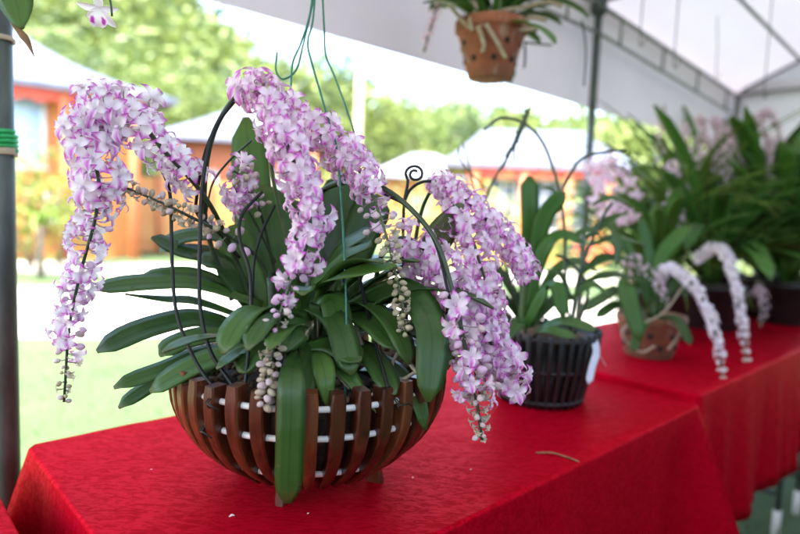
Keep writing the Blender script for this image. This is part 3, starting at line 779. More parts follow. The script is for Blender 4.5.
mb.build('flower_stalk', M['stem_dark'], vp)
# climbing orchid in the same pot
cp = thing('climbing_orchid', vb + V((.06, .02, 0)), 'thin stemmed climbing orchid with small dark leaves reaching right from the black pot', 'orchid')
for p in ([(572, 340, 1.36), (566, 290), (565, 245), (562, 205), (552, 165), (540, 138), (522, 122), (500, 118), (484, 130, 1.40)], [(570, 330, 1.37), (578, 280), (590, 245), (604, 215), (612, 203, 1.42)], [(574, 335, 1.38), (588, 290), (570, 262), (556, 255, 1.36)], [(562, 190, 1.38), (580, 160), (605, 152), (625, 150, 1.45)]):
    mb = MB(); mb.tube(spline(pxd(p), 24), .0038, 7); mb.build('stem', M['stem_dark'], cp)
for p, w in (([(592, 205, 1.42), (612, 198), (632, 208, 1.42)], 11), ([(585, 240, 1.41), (606, 222), (628, 212, 1.42)], 12), ([(590, 246, 1.41), (615, 238), (648, 246, 1.45)], 12), ([(604, 218, 1.42), (616, 240), (616, 268, 1.40)], 13), ([(580, 275, 1.4), (605, 258), (640, 262, 1.42)], 14), ([(578, 285, 1.4), (610, 275), (645, 282, 1.45)], 12),
             ([(566, 240, 1.37), (590, 230), (604, 240, 1.38)], 10), ([(570, 300, 1.36), (592, 285), (612, 300, 1.34)], 12), ([(562, 205, 1.38), (552, 190), (540, 188, 1.38)], 8), ([(572, 300, 1.37), (560, 275), (545, 270, 1.38)], 10)):
    q = pxd(p); leaf(cp, q, w * 1.4 / FPX, M['leaf'], nhint=TILT, tip='point', base=.3)
# ribbon
mb = MB(); leaf_mb(mb, pxd([(593, 338, 1.30), (596, 352), (592, 366), (588, 384, 1.27)]), 8 * 1.3 / FPX, TOCAM, thick=.0006, tip='blunt', base=1)
mb.tube(spline(pxd([(593, 340, 1.30), (598, 352), (606, 366, 1.30)]), 8), .0006, 5)
tag(mb.build('ribbon', M['ribbon'], origin=P(593, 338, 1.3)), 'pale blue ribbon hanging off the right rim of the black pot', 'ribbon')

# ------------------------------------------------------------------ strap plants and foxtails further back
def fox(parent, pts, r, mat, n=90, fs=.011, seed=0, taper=True, stem='stem'):
    rnd = random.Random(seed); w = spline(pts, 40); mb = MB(); mb.tube(w, .003, 6); mb.mi = 1
    for i in range(n):
        f = (i + rnd.random()) / n; p = w[min(39, int((.12 + .88 * f) * 40))]; a = i * 2.4
        t = (w[min(40, int((.12 + .88 * f) * 40) + 1)] - p).normalized(); o = t.orthogonal().normalized(); b = t.cross(o)
        rd = o * math.cos(a) + b * math.sin(a); rr = r * (.55 + .75 * rnd.random()) * (1 - (.75 * max(0, (f - .7) / .3) if taper else 0))
        x = rd.cross(t).normalized(); q = p + rd * rr
        kd = 'h0' if rnd.random() < .4 else 'f0'
        if f > .9: kd = 'bl'
        Mx = Matrix(((x.x, t.x, rd.x, q.x), (x.y, t.y, rd.y, q.y), (x.z, t.z, rd.z, q.z), (0, 0, 0, 1))) @ Matrix.Scale(fs * rnd.uniform(.8, 1.2) * (.7 if f > .85 else 1), 4)
        mb.add(TPL[kd], Mx)
    return mb.build('flower_spike', [M[stem], M[mat]], parent)
def strap_plant(base, n, Lm, wm, label, seed, mat='leaf_bright', group=None, elev=(45, 88), droop=(20, 80), name='strap_leaf_orchid', azr=None, tip='round', stemh=.1):
    rnd = random.Random(seed); t = thing(name, base, label, 'orchid', group)
    mb = MB(); mb.tube([base - V((0, 0, .02)), base + V((0, 0, stemh))], .014, 8); mb.build('stem', M['stem'], t)
    for k in range(n):
        az = rnd.uniform(*azr) if azr else rnd.uniform(0, 6.28)
        b = base + V((.02 * math.cos(az), .02 * math.sin(az), stemh * rnd.random()))
        leaf(t, fan_leaf_pts(b, az, R_(rnd.uniform(*elev)), Lm * rnd.uniform(.6, 1.1), R_(rnd.uniform(*droop))), wm * rnd.uniform(.75, 1.2), M[mat], tip=tip, nhint=(UPV + V((-.3, -.6, 0))).normalized() if elev[0] > 50 else UPV, n=9)
    return t
p3 = PZ(648, 355, z2)
clay_pot(p3, .068, .098, .125, 'small terracotta pot with round side holes on the second red cloth', 'terra_old')
q3 = p3 + V((0, 0, .12))
tp = thing('white_foxtail_orchid', q3, 'orchid in the small terracotta pot with one white spike drooping past the table edge', 'orchid')
for p, w, mt in (([(640, 315, 1.72), (628, 285), (628, 300, 1.62), (640, 342, 1.58)], 20, 'leaf_bright'), ([(650, 318, 1.74), (622, 290), (600, 300), (580, 312, 1.6)], 12, 'leaf'), ([(652, 318, 1.74), (636, 270), (622, 235, 1.72)], 18, 'leaf_bright'),
                 ([(655, 315, 1.74), (680, 280), (700, 300, 1.66)], 12, 'leaf'), ([(645, 318, 1.72), (618, 305), (596, 318, 1.62)], 11, 'leaf'), ([(655, 315, 1.76), (660, 260), (690, 225, 1.8)], 16, 'leaf_bright'), ([(650, 315, 1.76), (650, 265), (640, 215, 1.8)], 14, 'leaf_bright'), ([(655, 318, 1.72), (676, 320), (690, 345, 1.62)], 12, 'leaf'), ([(650, 320, 1.70), (640, 330), (632, 352, 1.62)], 10, 'leaf')):
    leaf(tp, pxd(p), w * 1.7 / FPX, M[mt], nhint=TILT)
mb = MB(); mb.tube(pxd([(652, 322, 1.74), (652, 300, 1.74)]), .014, 8); mb.build('stem', M['stem'], tp)
fox(tp, pxd([(655, 310, 1.74), (662, 272, 1.70), (678, 272, 1.66), (700, 296, 1.62), (717, 340, 1.585), (726, 402, 1.575)]), .0095, 'petal_white', 120, .0125, 2)
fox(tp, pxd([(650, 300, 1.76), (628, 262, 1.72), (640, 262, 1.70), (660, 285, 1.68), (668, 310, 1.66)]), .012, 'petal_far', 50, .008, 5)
for k, (p, r) in enumerate((([(630, 322, 1.70), (622, 335), (640, 352), (655, 346, 1.66)], .003), ([(668, 322, 1.68), (680, 332), (668, 350, 1.68)], .003), ([(640, 325, 1.66), (664, 312), (684, 285, 1.66)], .003))):
    mb = MB(); mb.tube(spline(pxd(p), 12), r, 6); mb.build('root', M['root'], tp)
# big black pots with tall plants on tables two and three
GB = 'tall strap leaved orchids massed at the right'
spots = [(2.08, .90, z2, .115, 'behind the terracotta pot'), (2.46, .86, z2, .125, 'next to the hanging white foxtail'), (2.95, .82, z3, .12, 'third along'), (3.35, .86, z3, .12, 'far end'), (2.62, 1.08, z3, .09, 'in the rear row')]
PLB = []
for i, (s, n, z, r, tx) in enumerate(spots):
    c = SN(s, n, z)
    round_pot(c, r * .78, r, .17, ['big black pot right behind the small terracotta pot', 'big black pot behind the second white hanging spike', 'black pot on the far red cloth, nearest its left end', 'black pot at the far right end of the row', 'black pot in the rear row under the tall foliage'][i])
    PLB.append(c + V((0, 0, .16)))
a = strap_plant(PLB[0], 20, .34, .042, 'dark strap leaved orchid in the pot behind the terracotta one, its pale spike arching forward', 3, 'leaf_bright', GB, (50, 88), (20, 70))
b2 = strap_plant(PLB[1], 50, .62, .058, 'broad leaved tall orchid with a long white spike hanging over the table front', 4, 'leaf_bright', GB, (40, 86), (30, 90))
c2 = strap_plant(PLB[2], 60, .78, .062, 'tall orchid topped by dusky pink spikes against the white tent wall', 5, 'leaf_bright', GB, (40, 87), (30, 80))
d2 = strap_plant(PLB[3], 56, .72, .060, 'orchid at the far right end with leaves touching the photo edge', 6, 'leaf_bright', GB, (40, 85), (20, 80))
e2 = strap_plant(PLB[4], 98, .70, .024, 'feathery yellow green fine leaved plant beside the tent pole', 7, 'leaf_fine', GB, (50, 88), (40, 120), name='fine_leaf_plant', tip='point', stemh=.22)
for s_, n_, t1, t2, sd_ in ((2.83, .70, 'black pot at the front edge of the far red cloth', 'dense dark strap leaved plant at the front of the far cloth', 61), (3.12, 1.06, 'black pot at the back edge of the far cloth', 'tall dark broad leaved plant at the back of the far cloth under the tent rail', 62)):
    c = SN(s_, n_, z3); round_pot(c, .085, .11, .17, t1)
    strap_plant(c + V((0, 0, .16)), 52, .58 if n_ < 1 else .86, .060, t2, sd_, 'leaf_bright', GB, (45, 88), (20, 80))
f2 = strap_plant(SN(2.33, 1.08, z2 + .10), 98, .60, .022, 'fine leaved plant in front of the feathery one, behind the terracotta pot', 17, 'leaf_fine', GB, (50, 88), (40, 120), name='fine_leaf_plant', tip='point', stemh=.18)
round_pot(SN(2.33, 1.08, z2), .07, .09, .11, 'smallest black pot at the back edge of the second cloth')
def arc(x0, y0, x1, y1, x2, y2, d, dz=0): return pxd([(x0, y0, d), ((x0 + x1) / 2 - 4, (y0 + y1) / 2 - 6), (x1, y1), ((x1 + x2) / 2 + 8, (y1 + y2) / 2 - 8), (x2, y2, d - .1)])
fox(b2, pxd([(688, 275, 2.0), (705, 252), (722, 250, 1.86), (733, 275), (742, 320), (750, 386, 1.74)]), .010, 'petal_white', 120, .0135, 8)
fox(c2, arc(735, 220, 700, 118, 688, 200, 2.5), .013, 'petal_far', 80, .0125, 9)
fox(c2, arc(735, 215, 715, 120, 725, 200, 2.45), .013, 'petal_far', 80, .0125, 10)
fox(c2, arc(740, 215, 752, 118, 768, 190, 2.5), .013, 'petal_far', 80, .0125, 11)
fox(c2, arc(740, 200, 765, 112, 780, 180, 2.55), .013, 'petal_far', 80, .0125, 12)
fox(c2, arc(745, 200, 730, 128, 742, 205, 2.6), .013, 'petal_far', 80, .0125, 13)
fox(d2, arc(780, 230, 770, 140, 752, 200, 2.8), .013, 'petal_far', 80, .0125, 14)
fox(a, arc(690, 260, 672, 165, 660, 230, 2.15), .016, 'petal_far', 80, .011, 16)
fox(e2, pxd([(668, 220, 2.7), (662, 150), (664, 105, 2.7)]), .022, 'petal_pink', 30, .016, 19)
fox(e2, pxd([(690, 220, 2.7), (688, 150), (684, 118, 2.7)]), .02, 'petal_pink', 30, .014, 20)
fox(d2, pxd([(752, 300, 2.2), (758, 288), (764, 300), (760, 328, 2.15)]), .014, 'petal_far', 40, .009, 21)
# pink spray by the pole
pk = thing('pink_orchid', PLB[0] + V((-.1, .05, 0)), 'loose spray of pink orchid flowers in front of the orange house by the tent pole', 'orchid')
mb = MB(); stp = spline(pxd([(676, 300, 2.1), (655, 250), (638, 190), (618, 165), (598, 172, 2.0)]), 24); mb.tube(stp, .003, 6)
mb.tube(spline(pxd([(650, 240, 2.08), (634, 215), (618, 205), (606, 222, 2.0)]), 12), .0025, 6); mb.build('stem', M['stem'], pk)
rp = random.Random(4)
for x, y in ((594, 178), (602, 165), (612, 160), (600, 186), (622, 170), (608, 176), (630, 180), (618, 190), (636, 195), (626, 205), (612, 205), (604, 214), (596, 200), (634, 215), (622, 218), (590, 166)):
    q = P(x, y, 2.0 + rp.uniform(-.06, .06)); mb = MB(); fc = (CAM - q).normalized() + V((rp.uniform(-.6, .6), rp.uniform(-.6, .6), rp.uniform(-.5, .3))); fc.normalize()
    xx = UPV.cross(fc).normalized(); yy = fc.cross(xx)
    mb.add(TPL['f1'], Matrix(((xx.x, yy.x, fc.x, q.x), (xx.y, yy.y, fc.y, q.y), (xx.z, yy.z, fc.z, q.z), (0, 0, 0, 1))) @ Matrix.Scale(.03, 4)); mb.build('flower', M['petal_pink'], pk)

# ------------------------------------------------------------------ tent
N0 = 1.31; ZE = 2.045; SL = .48; NR = -.1; S0, S1 = -3.2, None
def dz(s): return -.068 * max(0, s - 2.3)
corner = PN(738, 98, N0); S1 = corner.dot(Es)
pl = PN(4, 267, N0); SP0 = pl.dot(Es)
pr = PN(586, 200, N0); SP1 = pr.dot(Es)
NE = 2 * NR - N0
tent = thing('party_tent', SN((S0 + S1) / 2, NR, 0), 'large white party tent on a grey steel frame over the tables', 'tent')
def roof_z(n): return ZE + (N0 - n) * SL if n >= NR else ZE + (n - NE) * SL
mb = MB(); rows = []
ns = [NE - .03] + [NE + (N0 - NE) * i / 24 for i in range(25)] + [N0 + .10]
for n in ns:
    rows.append([SN(S0 + (S1 + .05 - S0) * j / 40, n, roof_z(n) + dz(S0 + (S1 - S0) * j / 40) + .035 - .012 * abs(math.sin(math.pi * j / 40 * 5.5)) * (1 if NE < n < N0 else 0)) for j in range(41)])
mb.grid(rows); mb.build('roof_canopy', M['canopy'], tent)
def val(pa, pb, top, bot, name='valance', seed=0, out=V((0, 0, 0))):
    mb = MB(); rows = []
    for k in range(7):
        f = k / 6; rows.append([pa.lerp(pb, j / 60) + out * (f * .05 + .016 * f * noise.noise((j * .22, seed, 0))) + V((0, 0, top + (bot - top) * f)) for j in range(61)])
    mb.grid(rows); mb.build(name, M['shade_wall' if name == 'unseen_shade_wall' else 'canopy'], tent)
hem = PN(430, 58, N0 + .04).z
val(SN(S0, N0 + .035, 0), SN(S1 + .036, N0 + .035, 0), ZE + .03, hem, seed=1, out=En)
val(SN(S0, NE - .05, 0), SN(S1, NE - .05, 0), 1.6, .03, 'unseen_shade_wall', 5)  # added behind the camera, out of view, to cut frontal light
val(SN(S1 + .035, NE, 0), SN(S1 + .035, N0 + .085, 0), ZE + .03 - .08, hem - .1, seed=3)
val(SN(S1 + .06, NE, 0), SN(S1 + .06, -.15, 0), ZE - .11, .03, 'unseen_shade_wall', 7)  # added out of view to hold back light from the right end
val(SN(S0 - .03, NE, 0), SN(S0 - .03, .1, 0), ZE, .03, 'unseen_shade_wall', 6)  # added out of view to hold back light from the left end
# gable cloth at the far end
mb = MB(); mb.grid([[SN(S1 + .04, NE + (N0 - NE) * j / 30, ZE - .03 - .11) for j in range(31)], [SN(S1 + .04, NE + (N0 - NE) * j / 30, roof_z(NE + (N0 - NE) * j / 30) + .075 - .11) for j in range(31)]]); mb.build('gable_cloth', M['canopy'], tent)
def pole(s, n, r, mat='steel', top=ZE):
    mb = MB(); mb.tube([SN(s, n, .0), SN(s, n, top)], r, 16); mb.tube([SN(s, n, 0), SN(s, n, .012)], r * 2.2, 16); mb.build('pole', M[mat], tent)
pole(SP0, N0, .021, 'steel_dark'); pole(SP1, N0, .0165, 'steel_dark', ZE); pole(S1, N0, .0165, 'steel', ZE + dz(S1))
for s in (SP0, SP1, S1): pole(s, NE, .0165)
def bar(name, a, b, r, mat='steel'):
    mb = MB(); mb.tube([a, b], r, 10); mb.build(name, M[mat], tent)
NT = N0 - .002
D1 = dz(S1)
for (zz, rr, se) in ((-.015, .011, S1), (-.125, .008, S1 - .12)):
    mb = MB(); mb.tube([SN(S0, NT, ZE + zz), SN(2.3, NT, ZE + zz), SN(se, NT, ZE + zz + dz(se))], rr, 10); mb.build('rail', M['steel'], tent)
k = S0 + .2
while k < S1 - .1:
    if abs(k - SP1) > .06: bar('strut', SN(k, NT, ZE - .125 + dz(k)), SN(k, NT, ZE - .015 + dz(k)), .0065)
    k += .42
bar('rail', SN(S0, NE, ZE - .015), SN(S1, NE, ZE - .015), .014)
for s in (SP1, S1):
    D = dz(s); bar('tie_beam', SN(s, N0 - .01, ZE + D), SN(s, NE + .01, ZE + D), .009)
    if s == S1: bar('rafter', SN(s, N0 - .02, ZE + .02 + D), SN(s, NR, roof_z(NR) + D), .010); bar('rafter', SN(s, NR, roof_z(NR) + D), SN(s, NE + .02, ZE + .02 + D), .013)
for n in (1.0, NR):
    mb = MB(); mb.tube([SN(S0, n, roof_z(n) - .005), SN(2.3, n, roof_z(n) - .005), SN(S1, n, roof_z(n) - .005 + D1)], .009, 10); mb.build('purlin', M['steel'], tent)
mb = MB(); mb.box(SN(SP1, N0, ZE - .02), .05, .05, .07, Es, En, bev=.006); mb.build('corner_joint', M['steel_dark'], tent)
for x, y, y2, n in ((674, 20, 62, .95), (764, 62, 92, .8), (716, 30, 75, 1.1), (640, 5, 40, 1.0)):
    a_ = PN(x, y, n); b_ = PN(x, y2, n); a_ = V((a_.x, a_.y, roof_z(n) + dz(a_.dot(Es))))
    mb = MB(); mb.tube(spline([a_, a_.lerp(b_, .5) + V((.004, 0, 0)), b_, b_ + V((.012, 0, -.012)), b_ + V((.02, 0, .006))], 14), .0018, 6); mb.build('hanging_hook', M['steel_dark'], tent)
# twine and tape on the left pole
def wrap(name, y, label, cat, mat, turns, r, hgt):
    c = PN(4, y, N0); c = SN(SP0, N0, c.z); mb = MB()
    mb.tube([c + V((.0235 * math.cos(t), .0235 * math.sin(t), hgt * (t / (2 * math.pi * turns) - .5))) for t in [2 * math.pi * turns * i / 80 for i in range(81)]], r, 7)
    tag(mb.build(name, M[mat], origin=c), label, cat)
wrap('green_twine', 141, 'bright green twine wound round the left tent pole', 'twine', 'twine', 4, .0045, .034)
wrap('tape_band', 152, 'beige tape band just below the green twine on the left pole', 'tape', 'tape', 3, .003, .012)
wrap('tape_band', 40, 'upper thin beige tape band near the top of the left pole', 'tape', 'tape', 3, .002, .007)

# ------------------------------------------------------------------ hanging clay pot at the top
hc = P(489, 80, 1.62)
hp = clay_pot(hc, .058, .096, .15, 'terracotta pot with round holes hanging from the tent roof', 'terracotta', name='hanging_pot')
hz = roof_z(hc.dot(En)) - .01
for k in range(3):
    a = .6 + k * 2.09; mb = MB(); r = .098
    mb.tube([hc + V((r * math.cos(a), r * math.sin(a), .135)), hc + V((.02 * math.cos(a), .02 * math.sin(a), .42)), V((hc.x, hc.y, hz))], .0016, 6)
    mb.tube([hc + V((r * math.cos(a), r * math.sin(a), .135)), hc + V((.075 * math.cos(a + .9), .075 * math.sin(a + .9), .05)), hc + V((.03 * math.cos(a + 1.2), .03 * math.sin(a + 1.2), -.02))], .0016, 6)
    mb.build('hanging_wire', M['steel'], hp)
hpl = strap_plant(hc + V((0, 0, .13)), 34, .24, .042, 'leafy orchid with pale thick roots in the hanging terracotta pot', 33, 'leaf_bright', None, (5, 70), (10, 80), 'hanging_pot_orchid', stemh=.06)
for p in ([(490, 26, 1.55), (498, 12), (520, 8), (546, 2), (562, 6, 1.55)], [(470, 28, 1.55), (458, 15), (446, 0), (440, -14, 1.55)], [(482, 26, 1.53), (484, 14), (500, 14), (504, 26, 1.53)], [(500, 28, 1.55), (520, 30), (538, 28, 1.55)], [(472, 30, 1.53), (470, 20), (476, 8), (470, -6, 1.55)], [(515, 28, 1.55), (530, 18), (546, 20, 1.57)], [(486, 24, 1.52), (496, 40), (506, 58, 1.53)], [(478, 26, 1.52), (484, 44), (482, 52, 1.53)]):
    mb = MB(); mb.tube(spline(pxd(p), 16), .0055, 7); mb.build('root', M['root'], hpl)
fox(hpl, pxd([(450, -10, 1.6), (436, 10), (430, 30), (424, 52, 1.6)]), .008, 'petal_pink', 26, .008, 41)
mb = MB(); mb.tube(spline(pxd([(524, 42, 1.66), (540, 44), (552, 45, 1.68)]), 8), .003, 6); mb.tube(spline(pxd([(525, 44, 1.66), (525, 60), (524, 68, 1.66)]), 8), .003, 6); mb.tube(spline(pxd([(582, 20, 1.7), (586, 50), (584, 86, 1.72)]), 8), .0025, 6); mb.build('stem', M['stem_dark'], hpl)
# orchid hanging at the top left
tl = thing('hanging_orchid', P(60, -60, .80), 'hanging orchid at the top left with one white flower marked magenta', 'orchid')
leaf(tl, pxd([(-5, -45, .80), (8, -20), (18, 5), (22, 28, .74)]), 36 * .77 / FPX, M['leaf_front'], nhint=TOCAM, tip='oval', fold=.08)
leaf(tl, pxd([(12, 22, .80), (22, 34), (28, 42), (34, 56, .80)]), 8 * .8 / FPX, M['twig'], nhint=TOCAM, tip='point')
mb = MB(); mb.tube(spline(pxd([(60, -60, .80), (84, -30), (102, -10), (101, 4, .80)]), 14), .0018, 6); mb.tube(spline(pxd([(60, -60, .80), (100, -25), (110, 0), (112, 16, .80)]), 10), .0014, 6); mb.tube(pxd([(60, -60, .8), (0, -50, .8), (-6, -45, .8)]), .003, 6); mb.tube([P(60, -60, .8), V((P(60, -60, .8).x, P(60, -60, .8).y, roof_z(P(60, -60, .8).dot(En))))], .0016, 6); mb.build('stem', M['stem_dark'], tl)
mb = MB(); q = P(99, 8, .80); fc = (CAM - q).normalized()
fc = (fc + V((0, 0, -.35))).normalized(); xx = UPV.cross(fc).normalized(); yy = fc.cross(xx)
t_ = MB()
petal(t_, R_(95), .8, .25, .05, .2, .02); petal(t_, R_(178), 1.15, .2, .05, .2, .02); petal(t_, R_(-48), 1.35, .22, .05, .25, .02); petal(t_, R_(5), 1.0, .2, .05, .2, .02); petal(t_, R_(225), .9, .22, .05, .2, .02)
rows = []; tn = []
for i in range(6):
    u = i / 5; w_ = .46 * math.sin(math.pi * (.1 + .8 * u)) ** .6
    rows.append([(v * w_ - .05, -.1 - .85 * u, .25 + .25 * math.sin(u * 3) + .12 * v * v) for v in (-1, -.6, -.3, 0, .3, .6, 1)])
    tn.append([((1.6 if abs(v) == .6 and .25 < u < .65 else .02), 0) for v in (-1, -.6, -.3, 0, .3, .6, 1)])
t_.grid(rows, tn)
mb.add(t_, Matrix(((xx.x, yy.x, fc.x, q.x), (xx.y, yy.y, fc.y, q.y), (xx.z, yy.z, fc.z, q.z), (0, 0, 0, 1))) @ Matrix.Scale(.024, 4)); mb.build('flower', M['petal'], tl)

# ------------------------------------------------------------------ ground, path, grass
def hill(x, y):
    d = math.hypot(x, y); az = math.degrees(math.atan2(x, y))
    k = sm(38, 135, d)
    top = 8 + 34 * sm(2, -30, az) + 6 * sm(-5, 12, az) + 3 * math.sin(az * .25 + 1)
    if y < 0: top = 5
    return top * k + 1.5 * noise.noise((x * .03, y * .03, 4)) * sm(30, 70, d)
mb = MB(); rows = []
rads = [0.3, 1, 2, 3, 4.5, 6, 8, 11, 15, 20, 26, 33, 40, 48, 57, 67, 78, 90, 103, 117, 132, 150, 180, 240, 340, 600]
for r in rads:
    rows.append([V((r * math.sin(2 * math.pi * k / 96), r * math.cos(2 * math.pi * k / 96), hill(r * math.sin(2 * math.pi * k / 96), r * math.cos(2 * math.pi * k / 96)))) for k in range(96)])
mb.grid(rows, closed=True); c0 = mb.vert((0, 0, 0))
for k in range(96): mb.face((c0, (k + 1) % 96, k))
kind(mb.build('ground', M['grass']), 'structure')
def strip(name, a, b, c, d, z, mat, nseg=40):
    mb = MB(); mb.grid([[a.lerp(b, j / nseg) + V((0, 0, z + .0)) + (d - a).normalized() * (.12 * noise.noise((j * .4, 1, 3))) for j in range(nseg + 1)], [d.lerp(c, j / nseg) + V((0, 0, z)) + (d - a).normalized() * (.12 * noise.noise((j * .4, 7, 3))) for j in range(nseg + 1)]])
    kind(mb.build(name, M[mat]), 'structure')
def G_(x, y): return PZ(x, y, 0)
def band(name, y0l, y0r, y1l, y1r, z, mat):
    # ends of the band at the left (x = 20) and right (x = 620) of the view, carried on past both
    a, b = G_(20, y0l), G_(620, y0r); c, d = G_(620, y1r), G_(20, y1l)
    e = b - a; g = c - d
    strip(name, a - e * 1.5, b + e * 1.5, c + g * 1.5, d - g * 1.5, z, mat)
band('path', 338, 330, 287, 300, .004, 'path')
band('path', 273, 285, 262, 273, .004, 'path')
rg = random.Random(5); mb = MB()
for i in range(26000):
    s = rg.uniform(-5, 7); n = rg.uniform(1.5, 6.2) if rg.random() < .8 else rg.uniform(.2, 1.6)
    p = SN(s, n, 0); y_ = p.y
    if depth(p) > 4.6 and rg.random() < .96: continue
    a = rg.uniform(0, 6.28); h = rg.uniform(.015, .045); w_ = .003
    d = V((math.cos(a), math.sin(a), 0)); e = V((-d.y, d.x, 0))
    t0 = rg.random()
    i0 = mb.vert(p - d * w_, (t0, 0)); i1 = mb.vert(p + d * w_, (t0, 0)); i2 = mb.vert(p + e * rg.uniform(-.02, .02) + V((0, 0, h)), (t0, 0)); mb.face((i0, i1, i2))
kind(tag(mb.build('grass', M['blade']), 'short pale green grass growing beyond the tables', 'grass'), 'stuff')

# ------------------------------------------------------------------ houses
def house(name, A, ang, Lx, Dy, hw, roof, label, mats, wins, over=.6, flare=None, posts=(), bunting=True, board=None):
    """A = front right ground corner; facade runs to the left of it; ang = direction of facade (left to right)"""
    ex = V((math.cos(ang), math.sin(ang), 0)); ey = V((-math.sin(ang), math.cos(ang), 0)); Wd = lambda x, y, z: A + ex * x + ey * y + V((0, 0, z))
    t = thing(name, A, label, 'house', 'wooden garden houses')
    mb = MB(); mb.grid([[Wd(-Lx, 0, z), Wd(0, 0, z), Wd(0, Dy, z), Wd(-Lx, Dy, z)] for z in (-.2, hw)], closed=True); sharp(mb.build('wall', M[mats[0]], t))
    hr, ridge, sag = roof
    mb = MB(); rows = []
    r1 = (-Lx - over, over, -over, Dy + over, hw - .02); r3 = (-Lx / 2 - ridge / 2, -Lx / 2 + ridge / 2, Dy / 2 - .05, Dy / 2 + .05, hw + hr)
    def rr(f): return tuple(a_ + (b_ - a_) * f for a_, b_ in zip(r1, r3))
    for k, f in enumerate((0, 0, .25, .5, .75, 1)):
        lx0, lx1, y0, y1, z = rr(f); z -= .1 if k == 0 else sag * math.sin(math.pi * f)
        rows.append([Wd(lx0, y0, z), Wd(lx1, y0, z), Wd(lx1, y1, z), Wd(lx0, y1, z)])
    mb.grid(rows, closed=True, cap=True); sharp(mb.build('roof', M[mats[1]], t))
    for (x, z, w, h, kd) in wins:
        mb = MB()
        for (cx, cz, sx, sz) in ((x, z + h / 2, w + .12, .07), (x, z - h / 2, w + .12, .07), (x - w / 2, z, .07, h - .07), (x + w / 2, z, .07, h - .07), (x, z, .05, h - .07)):
            mb.box(Wd(cx, -.03, cz), sx, .08, sz, ex, ey)
        f = mb.build('window', M['frame'], t); mb = MB(); mb.box(Wd(x, -.012, z), w - .03, .02, h - .03, ex, ey); mb.build('pane', M[kd], f)
    for x in posts:
        mb = MB(); mb.box(Wd(x, -over * .7, hw / 2 - .02), .16, .16, hw - .04, ex, ey, bev=.01); mb.build('post', M['wood_red'], t)
    if bunting:
        mb = MB(); n = 40
        mb.grid([[Wd(-Lx + Lx * j / n, -over * .75, hw - .14) for j in range(n + 1)], [Wd(-Lx + Lx * j / n, -over * .75 - .03 * (j % 2), hw - .14 - (.24 if j % 2 else .17)) for j in range(n + 1)]])
        mb.build('eave_board', M['bunting'], t)
    return t
A1 = V((P(140, 250, 12.5).x, P(140, 250, 12.5).y, 0))
house('wooden_house', A1, R_(36), 8.0, 5.5, 3.25, (2.1, 2.2, .35), 'orange wooden house with flared grey roof and pale blue window, left by the pole', ('wood_wall', 'roof'), [(-2.35, 2.45, 1.3, 1.5, 'curtain'), (-4.6, 2.4, 1.4, 1.5, 'curtain'), (-1.45, .95, .5, .5, 'glass')], posts=(-.2, -1.4, -3.4, -6.0))
A2 = V((P(316, 250, 20).x, P(316, 250, 20).y, 0))
house('wooden_house', A2, R_(8), 4.6, 4.5, 3.25, (1.5, .6, .05), 'reddish wooden house with low grey roof behind the centre spike', ('wood_red', 'roof'), [(-1.0, 1.7, .9, 1.0, 'glass'), (-3.6, 1.7, .7, 1.0, 'glass')], bunting=False, posts=(-.15, -4.4))
A3 = V((P(604, 260, 15.0).x, P(604, 260, 15.0).y, 0))
house('wooden_house', A3, R_(-6), 3.5, 3.6, 2.45, (1.1, 2.7, .04), 'orange wooden house with red eave and broad pale roof behind the black pot plant', ('wood_wall', 'roof'), [(-2.6, 1.45, .7, 1.3, 'glass'), (-1.55, 1.45, .7, 1.3, 'glass'), (-.6, 1.45, .5, 1.3, 'glass')], posts=(-.1, -1.05, -2.1, -3.3))
A4 = V((P(470, 240, 24.0).x, P(470, 240, 24.0).y, 0))
house('wooden_house', A4, R_(5), 3.6, 3.5, 2.6, (1.0, 1.0, .04), 'small far house with whitish roof left of the broad roofed house', ('wood_wall', 'roof_white'), [(-2, 1.5, .8, .8, 'glass')], bunting=False)
# board fence
fa, fb = G_(52, 252), G_(250, 252); fe = (fb - fa).normalized(); fn = V((-fe.y, fe.x, 0))
fen = thing('board_fence', (fa + fb) / 2, 'orange board fence behind the left orchid leaves', 'fence')
Lf = (fb - fa).length
mb = MB()
for k in range(9): mb.box((fa + fb) / 2 + V((0, 0, .1 + .19 * k)), Lf, .03, .182, fe, fn)
sharp(mb.build('board_panel', M['wood_wall'], fen))
for k in range(5):
    mb = MB(); mb.box(fa + fe * (Lf * k / 4) - fn * .06 + V((0, 0, .9)), .12, .09, 1.85, fe, fn, bev=.008); mb.build('post', M['wood_red'], fen)
# bench by the right house
bq = G_(603, 282); bt = thing('garden_bench', bq, 'small dark red bench on the lawn behind the tent pole', 'bench')
mb = MB()
for k in range(3): mb.box(bq + V((0, .12 * k, .42)), 1.0, .10, .03, bev=.004)
mb.build('seat', M['bunting'], bt)
mb = MB()
for k in range(2): mb.box(bq + V((0, .33, .58 + .15 * k)), 1.0, .025, .10, bev=.004)
mb.build('backrest', M['bunting'], bt)
for sx in (-.42, .42):
    for yy_ in (0, .3):
        mb = MB(); mb.box(bq + V((sx, yy_, .21)), .05, .05, .42); mb.build('leg', M['steel_dark'], bt)
# bamboo pole outside
bp = P(355, 240, 7.0); bz = P(355, 34, 7.0).z; mb = MB(); b0 = V((bp.x, bp.y, 0))
mb.tube([b0 + V((0, 0, bz * i / 30)) for i in range(31)], [.042 + (.006 if i % 3 == 0 else 0) for i in range(31)], 12)
tag(mb.build('bamboo_pole', M['bamboo'], origin=b0), 'pale upright bamboo pole in the garden behind the green hanger wires', 'pole')

